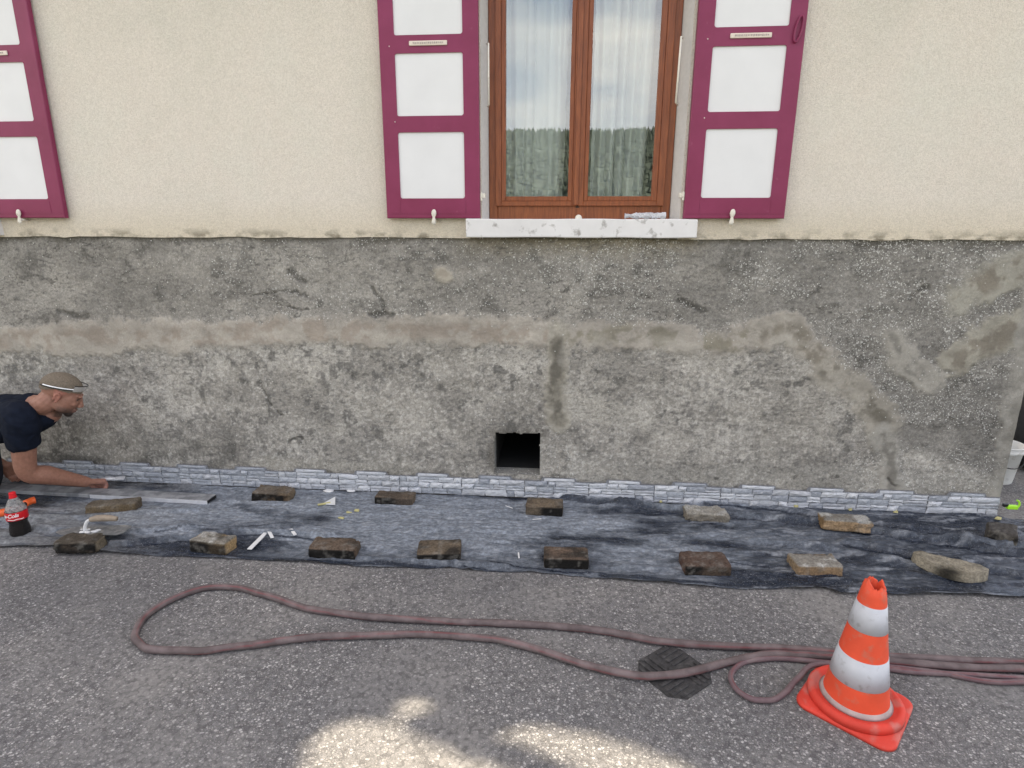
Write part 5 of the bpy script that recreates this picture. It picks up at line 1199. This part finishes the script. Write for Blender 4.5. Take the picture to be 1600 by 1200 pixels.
# t-shirt
bm = bmesh.new()
for t in np.linspace(0, 1, 9):
    rl = float(np.interp(t, [0, .12, .3, .6, 1], [.115, .185, .198, .19, .19])); rz = float(np.interp(t, [0, .12, .3, .6, 1], [.092, .128, .150, .150, .150]))
    c0 = neck.lerp(pel, t)+Vector((-.015, 0, -.062-.012*math.sin(t*3))); ell(bm, tuple(c0), (.125, rl, rz))
tcap(bm, [chest+Vector((.1, -.08, -.03)), Sh+Vector((0, .01, .0)), Sh.lerp(El, .25), Sh.lerp(El, .38)], [.105, .098, .092, .088])
tcap(bm, [chest+Vector((.1, .08, -.03)), FSh, FSh.lerp(FEl, .4), FSh.lerp(FEl, .6)], [.10, .092, .078, .074])
ell(bm, tuple(W(63, 651, -.42)), (.095, .10, .085)); ell(bm, tuple(W(50, 640, -.40)), (.10, .12, .09))
tcap(bm, [neck+Vector((-.06, 0, -.03)), neck+Vector((.015, 0, -.030)), neck+Vector((.05, 0, -.045))], [.105, .088, .070])
sme = remesh(bm, .007, 6, 'tshirt'); co = coords(sme)
# open sleeve end and wrinkles
nrm = np.empty(len(co)*3, np.float32); sme.vertices.foreach_get('normal', nrm); nrm = nrm.reshape(-1, 3)
wr1 = fbm(co[:, 0]*7+co[:, 2]*9, co[:, 1]*8-co[:, 2]*5, 95, 4)-.5; wr2 = np.sin((co[:, 0]*.8+co[:, 2]*1.0)*55+8*wr1)
dS = np.linalg.norm(co-np.array(Sh.lerp(El, .25)), axis=1)
co = co+nrm*(.020*wr1+.004*wr2*sst(.25, .1, dS))[:, None]
sme.vertices.foreach_set('co', co.astype(np.float32).ravel()); pl(link('tshirt', sme, M_navy, person, True))
# trousers and shoes
bm = bmesh.new(); ell(bm, tuple(pel+Vector((-.04, 0, -.05))), (.16, .185, .165))
for h_, k2, f2 in ((hip_n, knee_n, foot_n), (hip_f, knee_f, foot_f)): tcap(bm, [h_, h_.lerp(k2, .5), k2+Vector((0, 0, .01)), k2.lerp(f2, .4), k2.lerp(f2, .92)], [.115, .098, .076, .072, .058])
tme = remesh(bm, .009, 5, 'trousers'); pl(link('trousers', tme, M_denim, person, True))
for f2 in (foot_n, foot_f):
    bm = bmesh.new(); ell(bm, tuple(f2+Vector((-.03, 0, 0))), (.06, .045, .055)); ell(bm, tuple(f2+Vector((-.10, 0, -.005))), (.075, .042, .05)); pl(link('shoe', remesh(bm, .008, 4, 'shoe'), M_shoe, person, True))
# small grey float held against the facing
p = W(172, 748, -.13); bm = bmesh.new(); box(bm, -.055, .03, -.010, .010, -.008, .008, .004, 2); box(bm, .028, .085, -.026, .026, -.002, .002); o = bmobj('putty_knife', bm, M_aluf); o.location = p; o.rotation_euler = (0, .1, .5); tag(o, 'small grey steel putty knife held in the reaching hand at the facing', 'putty knife')

# ------------------------------------------------------------------ unseen tree placed for shade, its crown shaped around the lit patches
lit = [gpoly([(455, 1260), (468, 1195), (490, 1155), (520, 1133), (555, 1125), (610, 1130), (655, 1150), (700, 1172), (750, 1190), (800, 1206), (830, 1260)]),
       gpoly([(775, 1148), (805, 1140), (860, 1137), (910, 1145), (980, 1165), (1050, 1187), (1110, 1225), (1110, 1260), (960, 1260), (885, 1192), (810, 1164)]),
       gpoly([(614, 1103), (630, 1092), (655, 1090), (676, 1100), (670, 1111), (648, 1116), (622, 1113)])]
def inside(px_, py_, poly, grow):
    n = len(poly); ins = False; dmin = 9
    for i in range(n):
        x0, y0 = poly[i]; x1, y1 = poly[(i+1) % n]
        if (y0 > py_) != (y1 > py_) and px_ < (x1-x0)*(py_-y0)/(y1-y0)+x0: ins = not ins
        L2 = (x1-x0)**2+(y1-y0)**2; t = max(0, min(1, ((px_-x0)*(x1-x0)+(py_-y0)*(y1-y0))/L2)); dmin = min(dmin, math.hypot(px_-x0-t*(x1-x0), py_-y0-t*(y1-y0)))
    return dmin < grow if not ins else True
tree = empty('unseen_shade_tree', (6.0, 1.9, 0)); tag(tree, 'unseen leafy tree past the house end, crown shaped to shade the yard', 'tree')
tp_ = crom([(6.0, 1.9, 0), (5.95, 1.85, 1.7), (5.75, 1.75, 3.2), (5.5, 1.6, 5.0)], 6); m = len(tp_)
link('trunk', tube_mesh('trunk', tp_, [.28-.17*i/(m-1) for i in range(m)], 12), M_bark, tree, True).matrix_parent_inverse = Matrix.Translation(-tree.location)
V = []; F = []
LS = .075
cnt = 0
CC, CR = Vector((5.2, 1.15, 6.3)), Vector((5.4, 2.6, 1.6))
while cnt < 42000:
    if cnt < 18000:
        u = Vector((random.gauss(0, 1), random.gauss(0, 1), random.gauss(0, 1))).normalized()*random.random()**(1/3)
        p = Vector((CC.x+CR.x*u.x, CC.y+CR.y*u.y, CC.z+CR.z*u.z))
    else:
        z = random.uniform(5.0, 7.6); p = Vector((random.uniform(-2.6, 2.0), random.uniform(-2.6, -1.55), 0))+SD*(z/SD.z)
        u = Vector(((p.x-CC.x)/CR.x, (p.y-CC.y)/CR.y, (p.z-CC.z)/CR.z))
        if u.length > 1: continue
    g = p-SD*(p.z/SD.z)
    ok = True
    if -1.5 < g.x < 1.3 and g.y < -1.5:
        for P in lit:
            if inside(g.x, g.y, P, .030): ok = False; break
    if ok and g.y < -2.75+.3*math.sin(g.x*3): ok = random.random() < .05
    if not ok: continue
    big = (.055 if cnt >= 18000 else LS) if (-1.8 < g.x < 1.8 and -2.7 < g.y < -1.5) else .17
    a = Vector((random.gauss(0, 1), random.gauss(0, 1), random.gauss(0, .6))).normalized(); b = a.cross(Vector((random.gauss(0, 1), random.gauss(0, 1), random.gauss(0, 1)))).normalized()
    i = len(V); V += [p-a*big, p+b*big*.6, p+a*big, p-b*big*.6]; F.append((i, i+1, i+2, i+3)); cnt += 1
o = link('crown', mesh('crown', V, F), M_leaf, tree); o.matrix_parent_inverse = Matrix.Translation(-tree.location); o['kind'] = 'stuff'
for i in range(9):
    e_ = Vector((5.0+3.4*math.cos(i*.7), 1.1+1.6*math.sin(i*1.7), 6.2+random.uniform(-.7, .7))); q = crom([(5.6, 1.66, 3.9+.1*i), Vector((5.5, 1.6, 4.9)).lerp(e_, .5), e_], 5)
    gs = [p_-SD*(p_.z/SD.z) for p_ in q]
    if any(inside(g.x, g.y, P, .06) for g in gs for P in lit): continue
    link('limb', tube_mesh('limb', q, [.09-.07*j/(len(q)-1) for j in range(len(q))], 7), M_bark, tree, True).matrix_parent_inverse = Matrix.Translation(-tree.location)
print('scene built')
